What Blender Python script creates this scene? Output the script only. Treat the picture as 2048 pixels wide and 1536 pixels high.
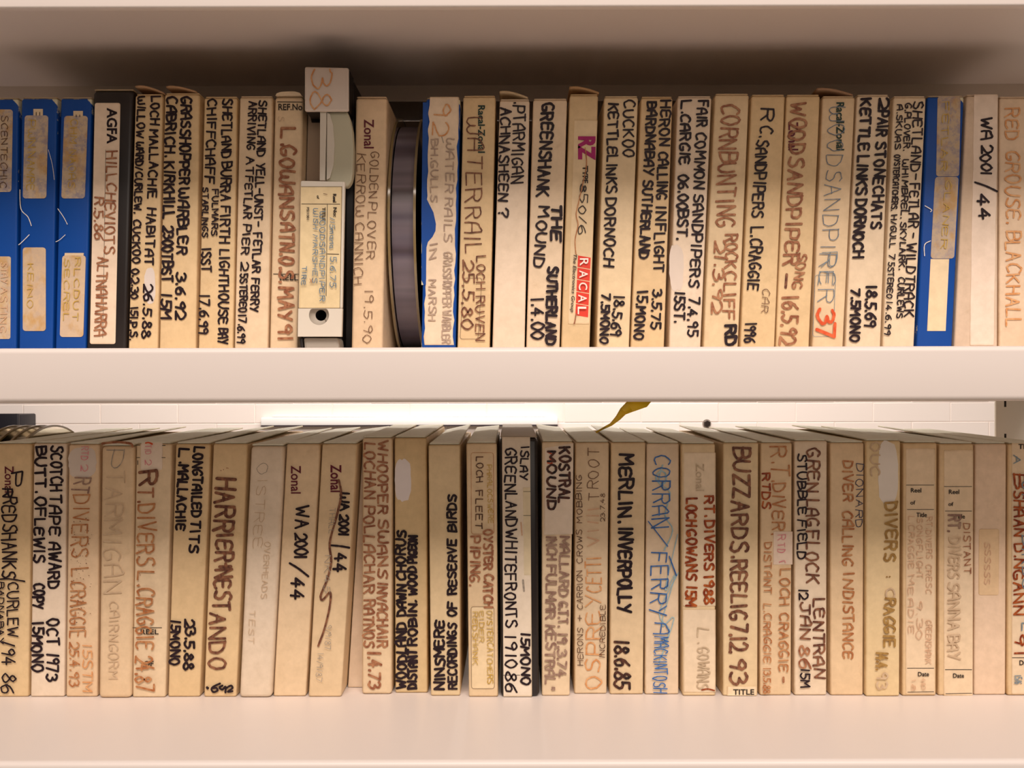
import bpy, bmesh, math, random
from mathutils import Vector, Matrix
random.seed(7)
for o in list(bpy.data.objects): bpy.data.objects.remove(o)
SC = bpy.context.scene
COL = SC.collection
F = 1877.0          # focal length in pixels of the 2048 px wide frame
ZC = 1.45           # camera height above the floor
ROLL = 0.0024
# ---------------------------------------------------------------- camera
cd = bpy.data.cameras.new('camera'); cam = bpy.data.objects.new('camera', cd); COL.objects.link(cam)
cd.sensor_width = 36.0; cd.lens = F/2048*36.0; cd.clip_start = 0.02
cam.matrix_world = Matrix.Translation((0, 0, ZC)) @ Matrix.Rotation(math.pi/2, 4, 'X') @ Matrix.Rotation(-ROLL, 4, 'Z')
SC.camera = cam
# ---------------------------------------------------------------- light and exposure
w = bpy.data.worlds.new('room_light'); SC.world = w; w.use_nodes = True
w.node_tree.nodes['Background'].inputs[0].default_value = (1.0, 0.83, 0.68, 1)
w.node_tree.nodes['Background'].inputs[1].default_value = 0.115
def area(name, loc, target, sx, sy, power, color):
    l = bpy.data.lights.new(name, 'AREA'); l.shape = 'RECTANGLE'; l.size = sx; l.size_y = sy
    l.energy = power; l.color = color
    o = bpy.data.objects.new(name, l); COL.objects.link(o); o.location = loc
    d = Vector(target)-Vector(loc); o.rotation_euler = d.to_track_quat('-Z', 'Y').to_euler()
    return o
area('ceiling_lamp', (0.15, -1.05, ZC+1.85), (0.05, 0.67, ZC-0.1), 2.2, 0.8, 77.0, (1.0, 0.868, 0.785))
area('room_bounce_fill', (0.5, -1.6, ZC+0.5), (0.1, 0.67, ZC-0.1), 1.6, 0.8, 9.0, (1.0, 0.86, 0.75))  # added fill standing in for light bounced around the room
area('aisle_lamp', (0.0, 1.7, ZC+1.1), (0.0, 2.6, ZC-0.15), 2.0, 0.3, 29.0, (1.0, 0.90, 0.82))
area('box_top_fill', (0.0, 2.35, ZC+0.78), (0.0, 0.85, ZC-0.04), 1.8, 0.12, 14.0, (1.0, 0.90, 0.80))  # unseen fill added to brighten the tops of the lower boxes
SC.view_settings.view_transform = 'Standard'; SC.view_settings.look = 'None'
SC.view_settings.exposure = 0.0; SC.view_settings.gamma = 1.0; SC.view_settings.use_curve_mapping = False

# ---------------------------------------------------------------- helpers
def lv(px, py):
    dx, dy = px-1024.0, py-768.0
    return dx - dy*ROLL, dy + dx*ROLL
def W(px, py, d, front=0.0):
    """a point of the photograph's frame on the upright plane at distance d"""
    x, y = lv(px, py)
    return Vector((x*d/F, d-front, ZC - y*d/F))
def s2l(c):
    return c/12.92 if c <= 0.04045 else ((c+0.055)/1.055)**2.4
def rgb(h):
    return tuple(s2l(int(h[i:i+2], 16)/255.0) for i in (0, 2, 4)) + (1,)
MATS = {}
def nt(name):
    m = bpy.data.materials.new(name); m.use_nodes = True
    t = m.node_tree; b = t.nodes['Principled BSDF']
    return m, t, b
def noise(t, scale, detail=3, rough=0.6, gen=False, stretch=None):
    tc = t.nodes.new('ShaderNodeTexCoord'); oi = t.nodes.new('ShaderNodeObjectInfo')
    n = t.nodes.new('ShaderNodeTexNoise'); n.noise_dimensions = '4D'
    src = tc.outputs['Generated' if gen else 'Object']
    if stretch:
        mp = t.nodes.new('ShaderNodeMapping'); mp.inputs['Scale'].default_value = stretch
        t.links.new(src, mp.inputs[0]); src = mp.outputs[0]
    t.links.new(src, n.inputs['Vector'])
    mu = t.nodes.new('ShaderNodeMath'); mu.operation = 'MULTIPLY'; mu.inputs[1].default_value = 40
    t.links.new(oi.outputs['Random'], mu.inputs[0]); t.links.new(mu.outputs[0], n.inputs['W'])
    n.inputs['Scale'].default_value = scale; n.inputs['Detail'].default_value = detail; n.inputs['Roughness'].default_value = rough
    return n.outputs['Fac'], tc
def ramp(t, fac, stops):
    r = t.nodes.new('ShaderNodeValToRGB'); e = r.color_ramp.elements
    while len(e) < len(stops): e.new(0.5)
    for k, (p, c) in enumerate(stops): e[k].position = p; e[k].color = c
    t.links.new(fac, r.inputs[0]); return r.outputs[0]
def mix(t, fac, a, b, mode='MIX'):
    m = t.nodes.new('ShaderNodeMixRGB'); m.blend_type = mode
    for i, v in ((0, fac), (1, a), (2, b)):
        if hasattr(v, 'links'): t.links.new(v, m.inputs[i])
        else: m.inputs[i].default_value = v
    return m.outputs[0]
def bump(t, b, fac, s, dist=0.0005):
    bp = t.nodes.new('ShaderNodeBump'); bp.inputs['Strength'].default_value = s; bp.inputs['Distance'].default_value = dist
    t.links.new(fac, bp.inputs['Height']); t.links.new(bp.outputs[0], b.inputs['Normal'])
def scale_c(c, k): return (c[0]*k, c[1]*k, c[2]*k, 1)
G0 = (0, 0, 0, 1); G1 = (1, 1, 1, 1)
def card(hexc, dirt=0.35):
    k = ('card', hexc, dirt)
    if k in MATS: return MATS[k]
    m, t, b = nt('card_'+hexc); c = rgb(hexc); q = rgb('e8d6c2'); c = tuple(min(0.86, (1.10, 1.10, 1.06)[i]*(c[i]*0.80+q[i]*0.20)) for i in range(3))+(1,)
    f1, tc = noise(t, 14, 4); f2, _ = noise(t, 170, 3); f3, _ = noise(t, 60, 5, 0.7)
    col = mix(t, f1, (c[0]*0.93, c[1]*0.90, c[2]*0.84, 1), (min(1, c[0]*1.05), min(1, c[1]*1.06), min(1, c[2]*1.10), 1))
    g = ramp(t, f2, [(0.3, (0.92, 0.91, 0.89, 1)), (0.7, (1.04, 1.04, 1.04, 1))])
    col = mix(t, 1.0, col, g, 'MULTIPLY')
    d = ramp(t, f3, [(0.62, G0), (0.74, G1)])
    dm = t.nodes.new('ShaderNodeMath'); dm.operation = 'MULTIPLY'; dm.inputs[1].default_value = dirt
    t.links.new(d, dm.inputs[0])
    col = mix(t, dm.outputs[0], col, (c[0]*0.66, c[1]*0.56, c[2]*0.42, 1))
    # handled corners and edges: brown rub along the edges of the box
    sp = t.nodes.new('ShaderNodeSeparateXYZ'); t.links.new(tc.outputs['Generated'], sp.inputs[0])
    def edge(out, lim):
        a = t.nodes.new('ShaderNodeMath'); a.operation = 'SUBTRACT'; a.inputs[1].default_value = 0.5; t.links.new(out, a.inputs[0])
        a2 = t.nodes.new('ShaderNodeMath'); a2.operation = 'ABSOLUTE'; t.links.new(a.outputs[0], a2.inputs[0])
        return ramp(t, a2.outputs[0], [(lim, G0), (0.5, G1)])
    e = mix(t, 1.0, edge(sp.outputs[0], 0.445), edge(sp.outputs[2], 0.492), 'ADD')
    e = mix(t, 1.0, e, ramp(t, f3, [(0.35, (0.15, 0.15, 0.15, 1)), (0.65, (0.8, 0.8, 0.8, 1))]), 'MULTIPLY')
    col = mix(t, e, col, (c[0]*0.62, c[1]*0.5, c[2]*0.34, 1))
    t.links.new(col, b.inputs['Base Color']); b.inputs['Roughness'].default_value = 0.62
    b.inputs['Specular IOR Level'].default_value = 0.3
    bump(t, b, f2, 0.18); MATS[k] = m; return m
def blue_card():
    if 'blue' in MATS: return MATS['blue']
    m, t, b = nt('blue_card'); c = rgb('0a489c')
    f1, tc = noise(t, 20, 3); f3, _ = noise(t, 55, 6, 0.75); f4, _ = noise(t, 22, 2)
    col = mix(t, f1, scale_c(c, 0.86), scale_c(c, 1.12))
    sp = t.nodes.new('ShaderNodeSeparateXYZ'); t.links.new(tc.outputs['Generated'], sp.inputs[0])
    def edge(out, lim):
        a = t.nodes.new('ShaderNodeMath'); a.operation = 'SUBTRACT'; a.inputs[1].default_value = 0.5; t.links.new(out, a.inputs[0])
        a2 = t.nodes.new('ShaderNodeMath'); a2.operation = 'ABSOLUTE'; t.links.new(a.outputs[0], a2.inputs[0])
        return ramp(t, a2.outputs[0], [(lim, G0), (0.5, G1)])
    e = mix(t, 1.0, edge(sp.outputs[0], 0.36), edge(sp.outputs[2], 0.475), 'ADD')
    s = mix(t, 1.0, f3, e, 'MULTIPLY')
    chip = ramp(t, s, [(0.50, G0), (0.54, G1)])
    col = mix(t, chip, col, rgb('d9d2b4'))
    t.links.new(col, b.inputs['Base Color']); b.inputs['Roughness'].default_value = 0.45
    b.inputs['Specular IOR Level'].default_value = 0.3
    MATS['blue'] = m; return m
def stained(hexc='c9b294', blue=0.55):
    k = ('st', hexc, blue)
    if k in MATS: return MATS[k]
    m, t, b = nt('stained_label_'+hexc+str(int(blue*100)))
    f1, _ = noise(t, 170, 4, 0.75); f2, _ = noise(t, 110, 3, 0.6, stretch=(1, 1, 0.6)); f3, _ = noise(t, 30, 2)
    col = mix(t, ramp(t, f1, [(0.44, G0), (0.60, (blue, blue, blue, 1))]), rgb(hexc), rgb('6a6c96'))
    col = mix(t, ramp(t, f2, [(0.50, G0), (0.66, (0.7, 0.7, 0.7, 1))]), col, rgb('c2934a'))
    col = mix(t, ramp(t, f3, [(0.55, G0), (0.75, (0.4, 0.4, 0.4, 1))]), col, rgb('e0cdb4'))
    t.links.new(col, b.inputs['Base Color']); b.inputs['Roughness'].default_value = 0.6
    MATS[k] = m; return m
def plain(name, hexc, rough=0.5, metal=0.0, var=0.06, sc=40, spec=0.4):
    k = (name, hexc)
    if k in MATS: return MATS[k]
    m, t, b = nt(name); c = rgb(hexc); f1, _ = noise(t, sc, 4)
    col = mix(t, f1, scale_c(c, 1-var), scale_c(c, 1+var))
    t.links.new(col, b.inputs['Base Color']); b.inputs['Roughness'].default_value = rough
    b.inputs['Metallic'].default_value = metal; b.inputs['Specular IOR Level'].default_value = spec
    MATS[k] = m; return m
INKS = {  # ink: (dense tone, thin tone)
 'k': ('1d1016', '2c1c22'), 'kb': ('1f1416', '5a3628'), 'b': ('8a5238', 'b4805c'), 'bd': ('5c362a', '946448'),
 'lb': ('a8673c', 'c48f60'), 'o': ('d08c54', 'e0ae7c'), 'rust': ('7e2c12', 'b8602a'), 't': ('6b4c38', '8a6a50'),
 'tb': ('4a3024', '7a5840'), 'f': ('b9a284', 'cdb89a'), 'ff': ('c4a888', 'd2b898'), 'gy': ('8d8378', 'b5a795'), 'y': ('c09a3c', 'cbb070'),
 'bl': ('2f5c9c', '4878b8'), 'lbl': ('8fb4c4', 'a8c2c8'), 'pb': ('5f7484', '8a979c'), 'pen': ('58687c', '7c8894'),
 'r': ('d2502a', 'e06a40'), 'pk': ('d8808a', 'e0a09c'), 'fo': ('d0a684', 'd8b494'), 'g': ('12302a', '1a3a34'),
 'm': ('5c1424', '6a2030'), 'mg': ('a01860', 'a81c68'), 'pr': ('2a201c', '38302a'), 'rd': ('e04a34', 'e4503a'),
 'w': ('f0e6da', 'f4ece2'), 'fb': ('a89080', 'bba48e'), 'ol': ('96703a', 'b08c50'), 'br2': ('8a6a5c', 'a88c78'), 'nv': ('30344e', '464a64'), 'ln': ('7a6650', '8a7660')}
def ink(k):
    if ('ink', k) in MATS: return MATS[('ink', k)]
    a, c = INKS[k]; m, t, b = nt('ink_'+k)
    f1, _ = noise(t, 260, 3)
    col = ramp(t, f1, [(0.40, rgb(a)), (0.62, rgb(c))])
    t.links.new(col, b.inputs['Base Color']); b.inputs['Roughness'].default_value = 0.5
    b.inputs['Specular IOR Level'].default_value = 0.25
    MATS[('ink', k)] = m; return m

def link(name, me, mat, parent=None):
    o = bpy.data.objects.new(name, me); COL.objects.link(o)
    if mat: me.materials.append(mat)
    if parent is not None: o.parent = parent
    return o
def mesh(name, verts, faces, mat, parent=None, smooth=False):
    base = rootpos(parent)
    me = bpy.data.meshes.new(name); me.from_pydata([tuple(Vector(v)-base) for v in verts], [], faces); me.update()
    if smooth:
        for p in me.polygons: p.use_smooth = True
    return link(name, me, mat, parent)
def rootpos(parent):
    p = Vector((0, 0, 0))
    while parent is not None: p += parent.location; parent = parent.parent
    return p
def hexa(name, v8, mat, parent=None, bev=0.0, seg=2):
    """eight corners: bottom 4 (front-left, front-right, back-right, back-left), top 4 the same"""
    base = rootpos(parent)
    bm = bmesh.new(); vs = [bm.verts.new(Vector(v)-base) for v in v8]
    for f in ((3, 2, 1, 0), (4, 5, 6, 7), (0, 1, 5, 4), (1, 2, 6, 5), (2, 3, 7, 6), (3, 0, 4, 7)):
        bm.faces.new([vs[i] for i in f])
    bmesh.ops.recalc_face_normals(bm, faces=bm.faces)
    if bev: bmesh.ops.bevel(bm, geom=list(bm.edges), offset=bev, segments=seg, profile=0.5, affect='EDGES')
    me = bpy.data.meshes.new(name); bm.to_mesh(me); bm.free()
    if bev:
        for p in me.polygons: p.use_smooth = True
        me.set_sharp_from_angle(angle=math.radians(40)) if hasattr(me, 'set_sharp_from_angle') else None
    return link(name, me, mat, parent)
def box(name, x0, x1, y0, y1, z0, z1, mat, parent=None, bev=0.0, seg=2):
    return hexa(name, [(x0, y0, z0), (x1, y0, z0), (x1, y1, z0), (x0, y1, z0), (x0, y0, z1), (x1, y0, z1), (x1, y1, z1), (x0, y1, z1)], mat, parent, bev, seg)
def prism(name, pts, d, th, mat, parent=None, front=0.0, bev=0.0):
    """outline of frame points on the plane d, th deep backwards"""
    base = rootpos(parent)
    bm = bmesh.new()
    a = [bm.verts.new(W(x, y, d, front)-base) for x, y in pts]
    b = [bm.verts.new(W(x, y, d, front)+Vector((0, th, 0))-base) for x, y in pts]
    n = len(pts)
    bm.faces.new(a); bm.faces.new(b[::-1])
    for i in range(n): bm.faces.new((a[i], b[i], b[(i+1) % n], a[(i+1) % n]))
    bmesh.ops.recalc_face_normals(bm, faces=bm.faces)
    if bev: bmesh.ops.bevel(bm, geom=list(bm.edges), offset=bev, segments=2, profile=0.5, affect='EDGES')
    bmesh.ops.triangulate(bm, faces=[f for f in bm.faces if len(f.verts) > 4])
    me = bpy.data.meshes.new(name); bm.to_mesh(me); bm.free()
    return link(name, me, mat, parent)
def rounded(x0, y0, x1, y1, r, xs=0.0, n=4):
    """rounded rectangle outline; xs shifts the bottom sideways (lean)"""
    P = []
    for cx, cy, a0 in ((x1-r, y0+r, -90), (x1-r, y1-r, 0), (x0+r, y1-r, 90), (x0+r, y0+r, 180)):
        for k in range(n+1):
            a = math.radians(a0+90*k/n); x = cx+r*math.cos(a); y = cy+r*math.sin(a)
            P.append((x+xs*(y-y0)/(y1-y0), y))
    return P
def tag(o, label=None, cat=None, group=None, kind=None):
    if label: o['label'] = label
    if cat: o['category'] = cat
    if group: o['group'] = group
    if kind: o['kind'] = kind
    return o
def empty(name, loc, label, cat, group=None):
    o = bpy.data.objects.new(name, None); o.empty_display_size = 0.02; COL.objects.link(o); o.location = loc
    return tag(o, label, cat, group)

# ---------------------------------------------------------------- handwriting: a single-stroke alphabet
GL = {
'A': [(6, '003960 1454'), (6, '~0006285960 0464')], 'B': [(6, '0009 ~0949675505 ~0555735100')], 'C': [(6, '~68492805113061')],
'D': [(6, '0009 ~0948655100')], 'E': [(6, '690900 0060 0555'), (6, '~68390805013061 0555'), (6, '~68390805013061 0555')], 'F': [(6, '690900 0555')],
'G': [(6, '~6849280511306163 3363'), (6, '~684928051130516254 3454')], 'H': [(6, '0900 6960 0565')], 'I': [(2, '1910')], 'J': [(6, '~595341200102 2989')],
'K': [(6, '0900 6904 2560')], 'L': [(5, '090050')], 'M': [(7, '0009437970'), (7, '0019347970')], 'N': [(6, '00096069')], 'O': [(6, '~3918042040645839')],
'P': [(6, '0009 ~0949675404')], 'Q': [(6, '~3918042040645839 4270')], 'R': [(6, '0009 ~0949675505 3560')], 'S': [(6, '~684918163554624001')],
'T': [(6, '0969 3930')], 'U': [(6, '~090320406369')], 'V': [(6, '093069')], 'W': [(8, '0920466089'), (8, '~0902204245 ~4542608289')],
'X': [(6, '0960 6900')], 'Y': [(6, '0935 6920')], 'Z': [(6, '09690060')],
'0': [(5, '~3917042040645739')], '1': [(2, '1910')], '2': [(5, '~0729586400 0060')], '3': [(5, '~0829585635 ~3564623001')], '4': [(6, '490363 4640')],
'5': [(5, '6919 1915 ~1545633001')], '6': [(5, '~5916032051543503')], '7': [(6, '096920')], '8': [(5, '~351739573502306235')], '9': [(5, '~573907255657 5740')],
'.': [(1, '1011')], ',': [(1, '1100')], '-': [(4, '0555')], '/': [(3, '0049')], '?': [(5, '~0729596734 3433 3130')], ':': [(1, '1211 1716')],
'+': [(5, '0565 3832')], '"': [(3, '1917 3937')], "'": [(1, '1917')], '_': [(4, '0060')],
'n': [(5, '0006 ~0446465650')], 'o': [(4, '~2605024045462606')], 'a': [(5, '~4616022042 4640')], 'l': [(1, '1910')], 'u': [(5, '~060220424046')], 'm': [(7, '0006 ~04263630 ~34566660')],
'w': [(7, '0620445076')], 's': [(4, '~4526054204? ')[0:1] + ('~453605344200',)]}
def crom(P, n=4):
    if len(P) < 3: return P
    Q = [P[0]]+P+[P[-1]]; R = []
    for i in range(1, len(Q)-2):
        p0, p1, p2, p3 = Q[i-1], Q[i], Q[i+1], Q[i+2]
        for k in range(n):
            t = k/n
            R.append(tuple(0.5*((2*p1[j])+(-p0[j]+p2[j])*t+(2*p0[j]-5*p1[j]+4*p2[j]-p3[j])*t*t+(-p0[j]+3*p1[j]-3*p2[j]+p3[j])*t**3) for j in (0, 1)))
    R.append(P[-1]); return R
PARSED = {}
for ch, alts in GL.items():
    L = []
    for wd, s in alts:
        st = []
        for part in s.split():
            sm = part[0] == '~'
            if sm: part = part[1:]
            P = [(int(part[i]), int(part[i+1])) for i in range(0, len(part)-1, 2)]
            st.append(crom(P, 3) if sm else P)
        L.append((wd, st))
    PARSED[ch] = L
class Ribbon:
    def __init__(s): s.v = []; s.f = []; s.n = 0
    def stroke(s, P, wpx, d, front):
        """P frame points; flat pen line of width wpx with round joints and ends"""
        for i, (x, y) in enumerate(P):
            r = wpx*0.47*random.uniform(0.88, 1.10)
            s.n += 1; fr = front+(s.n % 24)*4e-6
            if i < len(P)-1:
                x2, y2 = P[i+1]; L = math.hypot(x2-x, y2-y)
                if L < 1e-4: continue
                nx, ny = -(y2-y)/L*r, (x2-x)/L*r; b = len(s.v)
                for q in ((x+nx, y+ny), (x-nx, y-ny), (x2-nx, y2-ny), (x2+nx, y2+ny)): s.v.append(W(q[0], q[1], d, fr))
                s.f.append((b, b+1, b+2, b+3))
            b = len(s.v); n = 8 if wpx > 2.5 else 5
            for k in range(n): s.v.append(W(x+r*math.cos(6.2832*k/n), y+r*math.sin(6.2832*k/n), d, fr+2e-6))
            s.f.append(tuple(range(b, b+n)))
def write(rb, s, wpx, h, xa, xb, ya, yb, y0, y1, d, front):
    """one word between y0 and y1; base line runs from xa at ya to xb at yb"""
    sg = 1 if y1 > y0 else -1
    gl = [random.choice(PARSED.get(c, PARSED['-'])) for c in s]
    gap = 2.5; y1 -= sg*(4.0 if len(s) > 2 else 0); h = h*0.93; tot = sum(max(g[0], 1) for g in gl)+gap*(len(gl)-1)
    k = abs(y1-y0)/max(tot, 1); u = 0
    if len(s) == 1: k = min(k, h/9*1.2) if s in '.:-' else k
    for g in gl:
        sc = random.uniform(0.92, 1.06); dv = random.uniform(-0.05, 0.05)*h; sk = random.uniform(-0.10, 0.10); ro = random.uniform(-0.06, 0.06)
        for st in g[1]:
            P = []
            for gx, gy in st:
                gx2 = gx + sk*gy + random.uniform(-0.2, 0.2); gy2 = gy + ro*gx + random.uniform(-0.22, 0.22)
                yy = y0+sg*(u+gx2)*k; t = (yy-ya)/(yb-ya) if yb != ya else 0
                P.append((xa+(xb-xa)*t + sg*(gy2/9*h*sc+dv), yy))
            rb.stroke(P, wpx, d, front)
        u += g[0]+gap
TXC = {}
def printed(parent, s, inkn, d, front, rot, a0, a1, b0, b1, bold=0.0, shear=0.0, lean=0.0, name='printed_lettering'):
    """type set with the built-in font; rot 'cw': runs from y=a0 to a1, feet at x=b0 tops at x=b1; rot 'h': x from a0 to a1, feet at y=b0 tops at y=b1"""
    c = bpy.data.curves.new('lettering', 'FONT'); c.body = s; c.offset = bold; c.shear = shear; c.resolution_u = 3
    o = bpy.data.objects.new('lettering', c); COL.objects.link(o)
    dg = bpy.context.evaluated_depsgraph_get(); dg.update()
    me = bpy.data.meshes.new_from_object(o.evaluated_get(dg)); bpy.data.objects.remove(o)
    xs = [v.co.x for v in me.vertices]; ys = [v.co.y for v in me.vertices]
    x0, x1 = min(xs), max(xs); y1 = max(ys); y0 = min(ys)
    base = rootpos(parent)
    for v in me.vertices:
        u = (v.co.x-x0)/(x1-x0); q = (v.co.y-y0)/(y1-y0)
        if rot == 'cw': px, py = b0+(b1-b0)*q+lean*u, a0+(a1-a0)*u
        else: px, py = a0+(a1-a0)*u, b0+(b1-b0)*q+lean*u
        v.co = W(px, py, d, front)-base
    me.name = name
    me.materials.clear()
    return link(name, me, ink(inkn), parent)

# ---------------------------------------------------------------- the shelving and the room
def Z(py, d, px=1024): return ZC-(py-768)*d/F
D_LIP = 0.559; D_BACK = 0.875
Z_LOW = Z(1523, D_LIP)      # top of the lower shelf
Z_MID = Z(694, D_LIP)       # top of the middle shelf
Z_TOPU = Z(13.5, D_LIP)     # lower edge of the lip of the top shelf
steel = plain('cream_painted_steel', 'e6dbd4', 0.38, 0, 0.015, 12, 0.45)
XL, XR = -0.56, 0.497
def shelf(name, ztop, lip, label, ret=0.024):
    root = empty(name, ((XL+XR)/2, D_LIP, ztop-lip), label, 'shelf', 'steel shelves of the rack')
    th = 0.0012
    box('shelf_panel', XL, XR, D_LIP+0.003, D_BACK-0.002, ztop-th, ztop-0.0001, steel, root, 0.0004, 1)
    # front lip: rounded nose with an inward return at its lower edge
    pr = []
    R = 0.0034
    for k in range(7): a = math.radians(90+90*k/6); pr.append((D_LIP+R+R*math.cos(a), ztop-R+R*math.sin(a)))
    for k in range(7): a = math.radians(180+90*k/6); pr.append((D_LIP+R+R*math.cos(a), ztop-lip+R+R*math.sin(a)))
    pr.append((D_LIP+ret, ztop-lip)); pr.append((D_LIP+ret, ztop-lip+0.0014)); pr.append((D_LIP+R+0.001, ztop-lip+0.0014)); pr.append((D_LIP+0.002, ztop-lip+R))
    pr.append((D_LIP+0.002, ztop-R)); pr.append((D_LIP+R+0.001, ztop-0.0013))
    n = len(pr); vs = [(x, y, z) for x in (XL, XR) for y, z in pr]
    fs = [(i, (i+1) % n, n+(i+1) % n, n+i) for i in range(n)]+[tuple(range(n))[::-1], tuple(range(n, 2*n))]
    o = mesh('front_lip', vs, fs, steel, root, True); o.data.set_sharp_from_angle(angle=math.radians(50))
    box('back_lip', XL, XR, D_BACK-0.0035, D_BACK-0.002, ztop-0.021, ztop-0.0002, steel, root, 0.0004, 1)
    return root
shelf('steel_shelf', Z_LOW, 0.033, 'cream steel shelf with rounded front edge under the lower row of tapes')
shelf('steel_shelf', Z_MID, Z_MID-Z(804.5, D_LIP), 'cream steel shelf carrying the upper row of tapes, its lip across the middle')
Z_UN = Z(169, 0.770)
root = empty('steel_shelf', ((XL+XR)/2, D_LIP, Z_TOPU), 'cream steel shelf overhead with its dark underside above the upper row', 'shelf', 'steel shelves of the rack')
box('shelf_panel', XL, XR, D_LIP+0.003, 0.772, Z_UN, Z_UN+0.0012, steel, root, 0.0004, 1)
box('front_lip', XL, XR, D_LIP, D_LIP+0.006, Z_TOPU, Z_TOPU+0.034, steel, root, 0.0014, 3)
box('shelf_panel', XL, XR, 0.7736, 0.900, Z_UN+0.0001, Z_UN+0.0013, steel, root, 0.0004, 1)  # unseen rear panel, added to keep light from above off the back panel
box('stiffening_rib', XL, XR, 0.772, 0.7735, Z(201, 0.770), Z_UN+0.0012, plain('grey_lip_paint', 'cfc2b4', 0.5, 0, 0.02), root, 0.0004, 1)
def upright(x0, x1, y0, y1, label):
    r = empty('shelf_upright', ((x0+x1)/2, (y0+y1)/2, 0), label, 'upright', 'slotted uprights of the rack')
    box('post', x0, x1, y0, y1, 0.004, ZC+0.55, plain('upright_paint', 'f2eadb', 0.4, 0, 0.02), r, 0.001)
    box('foot', x0-0.012, x1+0.012, y0-0.006, y1+0.006, 0.0, 0.004, steel, r, 0.001)
    xc = x0+0.0085
    for k in range(24):
        z = ZC-0.61+k*0.05
        box('slot', xc-0.0009, xc+0.0009, y0-0.0003, y0+0.0004, z-0.0125, z+0.0125, plain('slot_dark', '2a2420', 0.8), r)
    return r
Z_UNDER = Z_UN-0.0002
upright(0.4515, 0.4905, D_BACK+0.0005, D_BACK+0.0045, 'cream slotted upright behind the right end of the lower row')
upright(-0.5555, -0.5155, D_BACK+0.0005, D_BACK+0.030, 'cream slotted upright at the left back of the shelving')
upright(XR+0.0005, XR+0.030, D_LIP+0.0, D_LIP+0.04, 'cream slotted front upright right of the shelves')
upright(XL-0.030, XL-0.0005, D_LIP+0.0, D_LIP+0.04, 'cream slotted front upright left of the shelves')
tag(box('back_panel', -0.5150, 0.45, D_BACK+0.0005, D_BACK+0.0025, Z_MID-0.012, Z_UNDER, plain('panel_paint', 'cdb7a4', 0.5, 0, 0.03), None, 0.0004, 1),
    'pinkish steel back panel closing the shelf behind the upper row', 'panel')
# room
def floor_mat():
    m, t, b = nt('floor_vinyl'); f, _ = noise(t, 30, 5)
    t.links.new(mix(t, f, rgb('8f8375'), rgb('a59a8b')), b.inputs['Base Color']); b.inputs['Roughness'].default_value = 0.5; return m
tag(box('floor', -2.2, 2.2, -2.0, 2.8, -0.05, 0.0, floor_mat()), kind='structure')
WD = 2.60
wallp = plain('white_wall_paint', 'f6ece6', 0.45, 0, 0.02, 6)
wall = tag(box('wall_back', -2.2, 2.2, WD+0.0008, WD+0.10, 0.0, ZC+1.35, plain('painted_mortar', 'f3e8e1', 0.6, 0, 0.03)), kind='structure')
bx = BM = None
wallb = empty('wall_back_face', (0, WD, ZC-0.4), None, None) if False else None
course, blen = 0.0540, 0.2140
zj = Z(845.5, WD)         # a bed joint seen just above the boxes
protos = []
for k in range(3):
    bm = bmesh.new(); bmesh.ops.create_cube(bm, size=1.0)
    for v in bm.verts: v.co = Vector((v.co.x*(blen-0.0024), v.co.y*0.016, v.co.z*(course-0.0022)))
    bmesh.ops.bevel(bm, geom=list(bm.edges), offset=0.0010, segments=1, affect='EDGES')
    for v in bm.verts: v.co += Vector((random.uniform(-1, 1), random.uniform(-0.4, 0.4), random.uniform(-1, 1)))*0.0006
    me = bpy.data.meshes.new('brick'); bm.to_mesh(me); bm.free(); me.materials.append(wallp)
    protos.append(me)
xj = (1746-1024)*WD/F
for row in range(-4, 8):
    for col in range(-15, 6):
        x = xj + (col+0.5)*blen + (blen/2 if row % 2 else 0)
        if abs(x) > 1.75: continue
        o = bpy.data.objects.new('brick', random.choice(protos)); COL.objects.link(o); o.parent = wall
        o.location = (x, WD+0.0074+random.uniform(-0.0006, 0.0006), zj+(row+0.5)*course)
# white cable trunking on the wall
r = empty('cable_trunking', (W(820, 850, WD).x, WD-0.004, Z(850, WD)), 'glossy white cable trunking along the wall behind the lower row', 'trunking')
tw = plain('glossy_white_plastic', 'ffffff', 0.25, 0, 0.0)
xa, xb_ = W(525, 850, WD).x, W(1115, 850, WD).x
box('trunking_base', xa, xb_, WD-0.020, WD-0.003, Z(850, WD-0.02), Z(834, WD-0.02), tw, r, 0.003)
box('trunking_lid', xa+0.03, xb_-0.03, WD-0.016, WD-0.003, Z(834, WD-0.02)+0.0003, Z(829, WD-0.02), tw, r, 0.002)
box('painted_shadow_strip', xa, xb_, WD-0.019, WD-0.003, Z(852, WD-0.02), Z(850, WD-0.02)-0.0002, plain('trunking_shadow', '3a3038', 0.7), r, 0.0)  # dark strip painted in as the shadow along the trunking's lower edge
# bolt
r = empty('wall_bolt', W(1413, 847, WD), 'small dark bolt head in the white wall above the lower row', 'bolt')
bm = bmesh.new(); bmesh.ops.create_cone(bm, cap_ends=True, segments=6, radius1=0.0095, radius2=0.0085, depth=0.012)
bmesh.ops.rotate(bm, verts=bm.verts, matrix=Matrix.Rotation(math.pi/2, 3, 'X')); bmesh.ops.translate(bm, verts=bm.verts, vec=(0, -0.009, 0))
me = bpy.data.meshes.new('bolt_head'); bm.to_mesh(me); bm.free(); link('bolt_head', me, plain('dark_steel', '3a302c', 0.4, 0.6), r)
bm = bmesh.new(); bmesh.ops.create_cone(bm, cap_ends=True, segments=16, radius1=0.012, radius2=0.012, depth=0.002)
bmesh.ops.rotate(bm, verts=bm.verts, matrix=Matrix.Rotation(math.pi/2, 3, 'X')); bmesh.ops.translate(bm, verts=bm.verts, vec=(0, -0.0035, 0))
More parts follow.
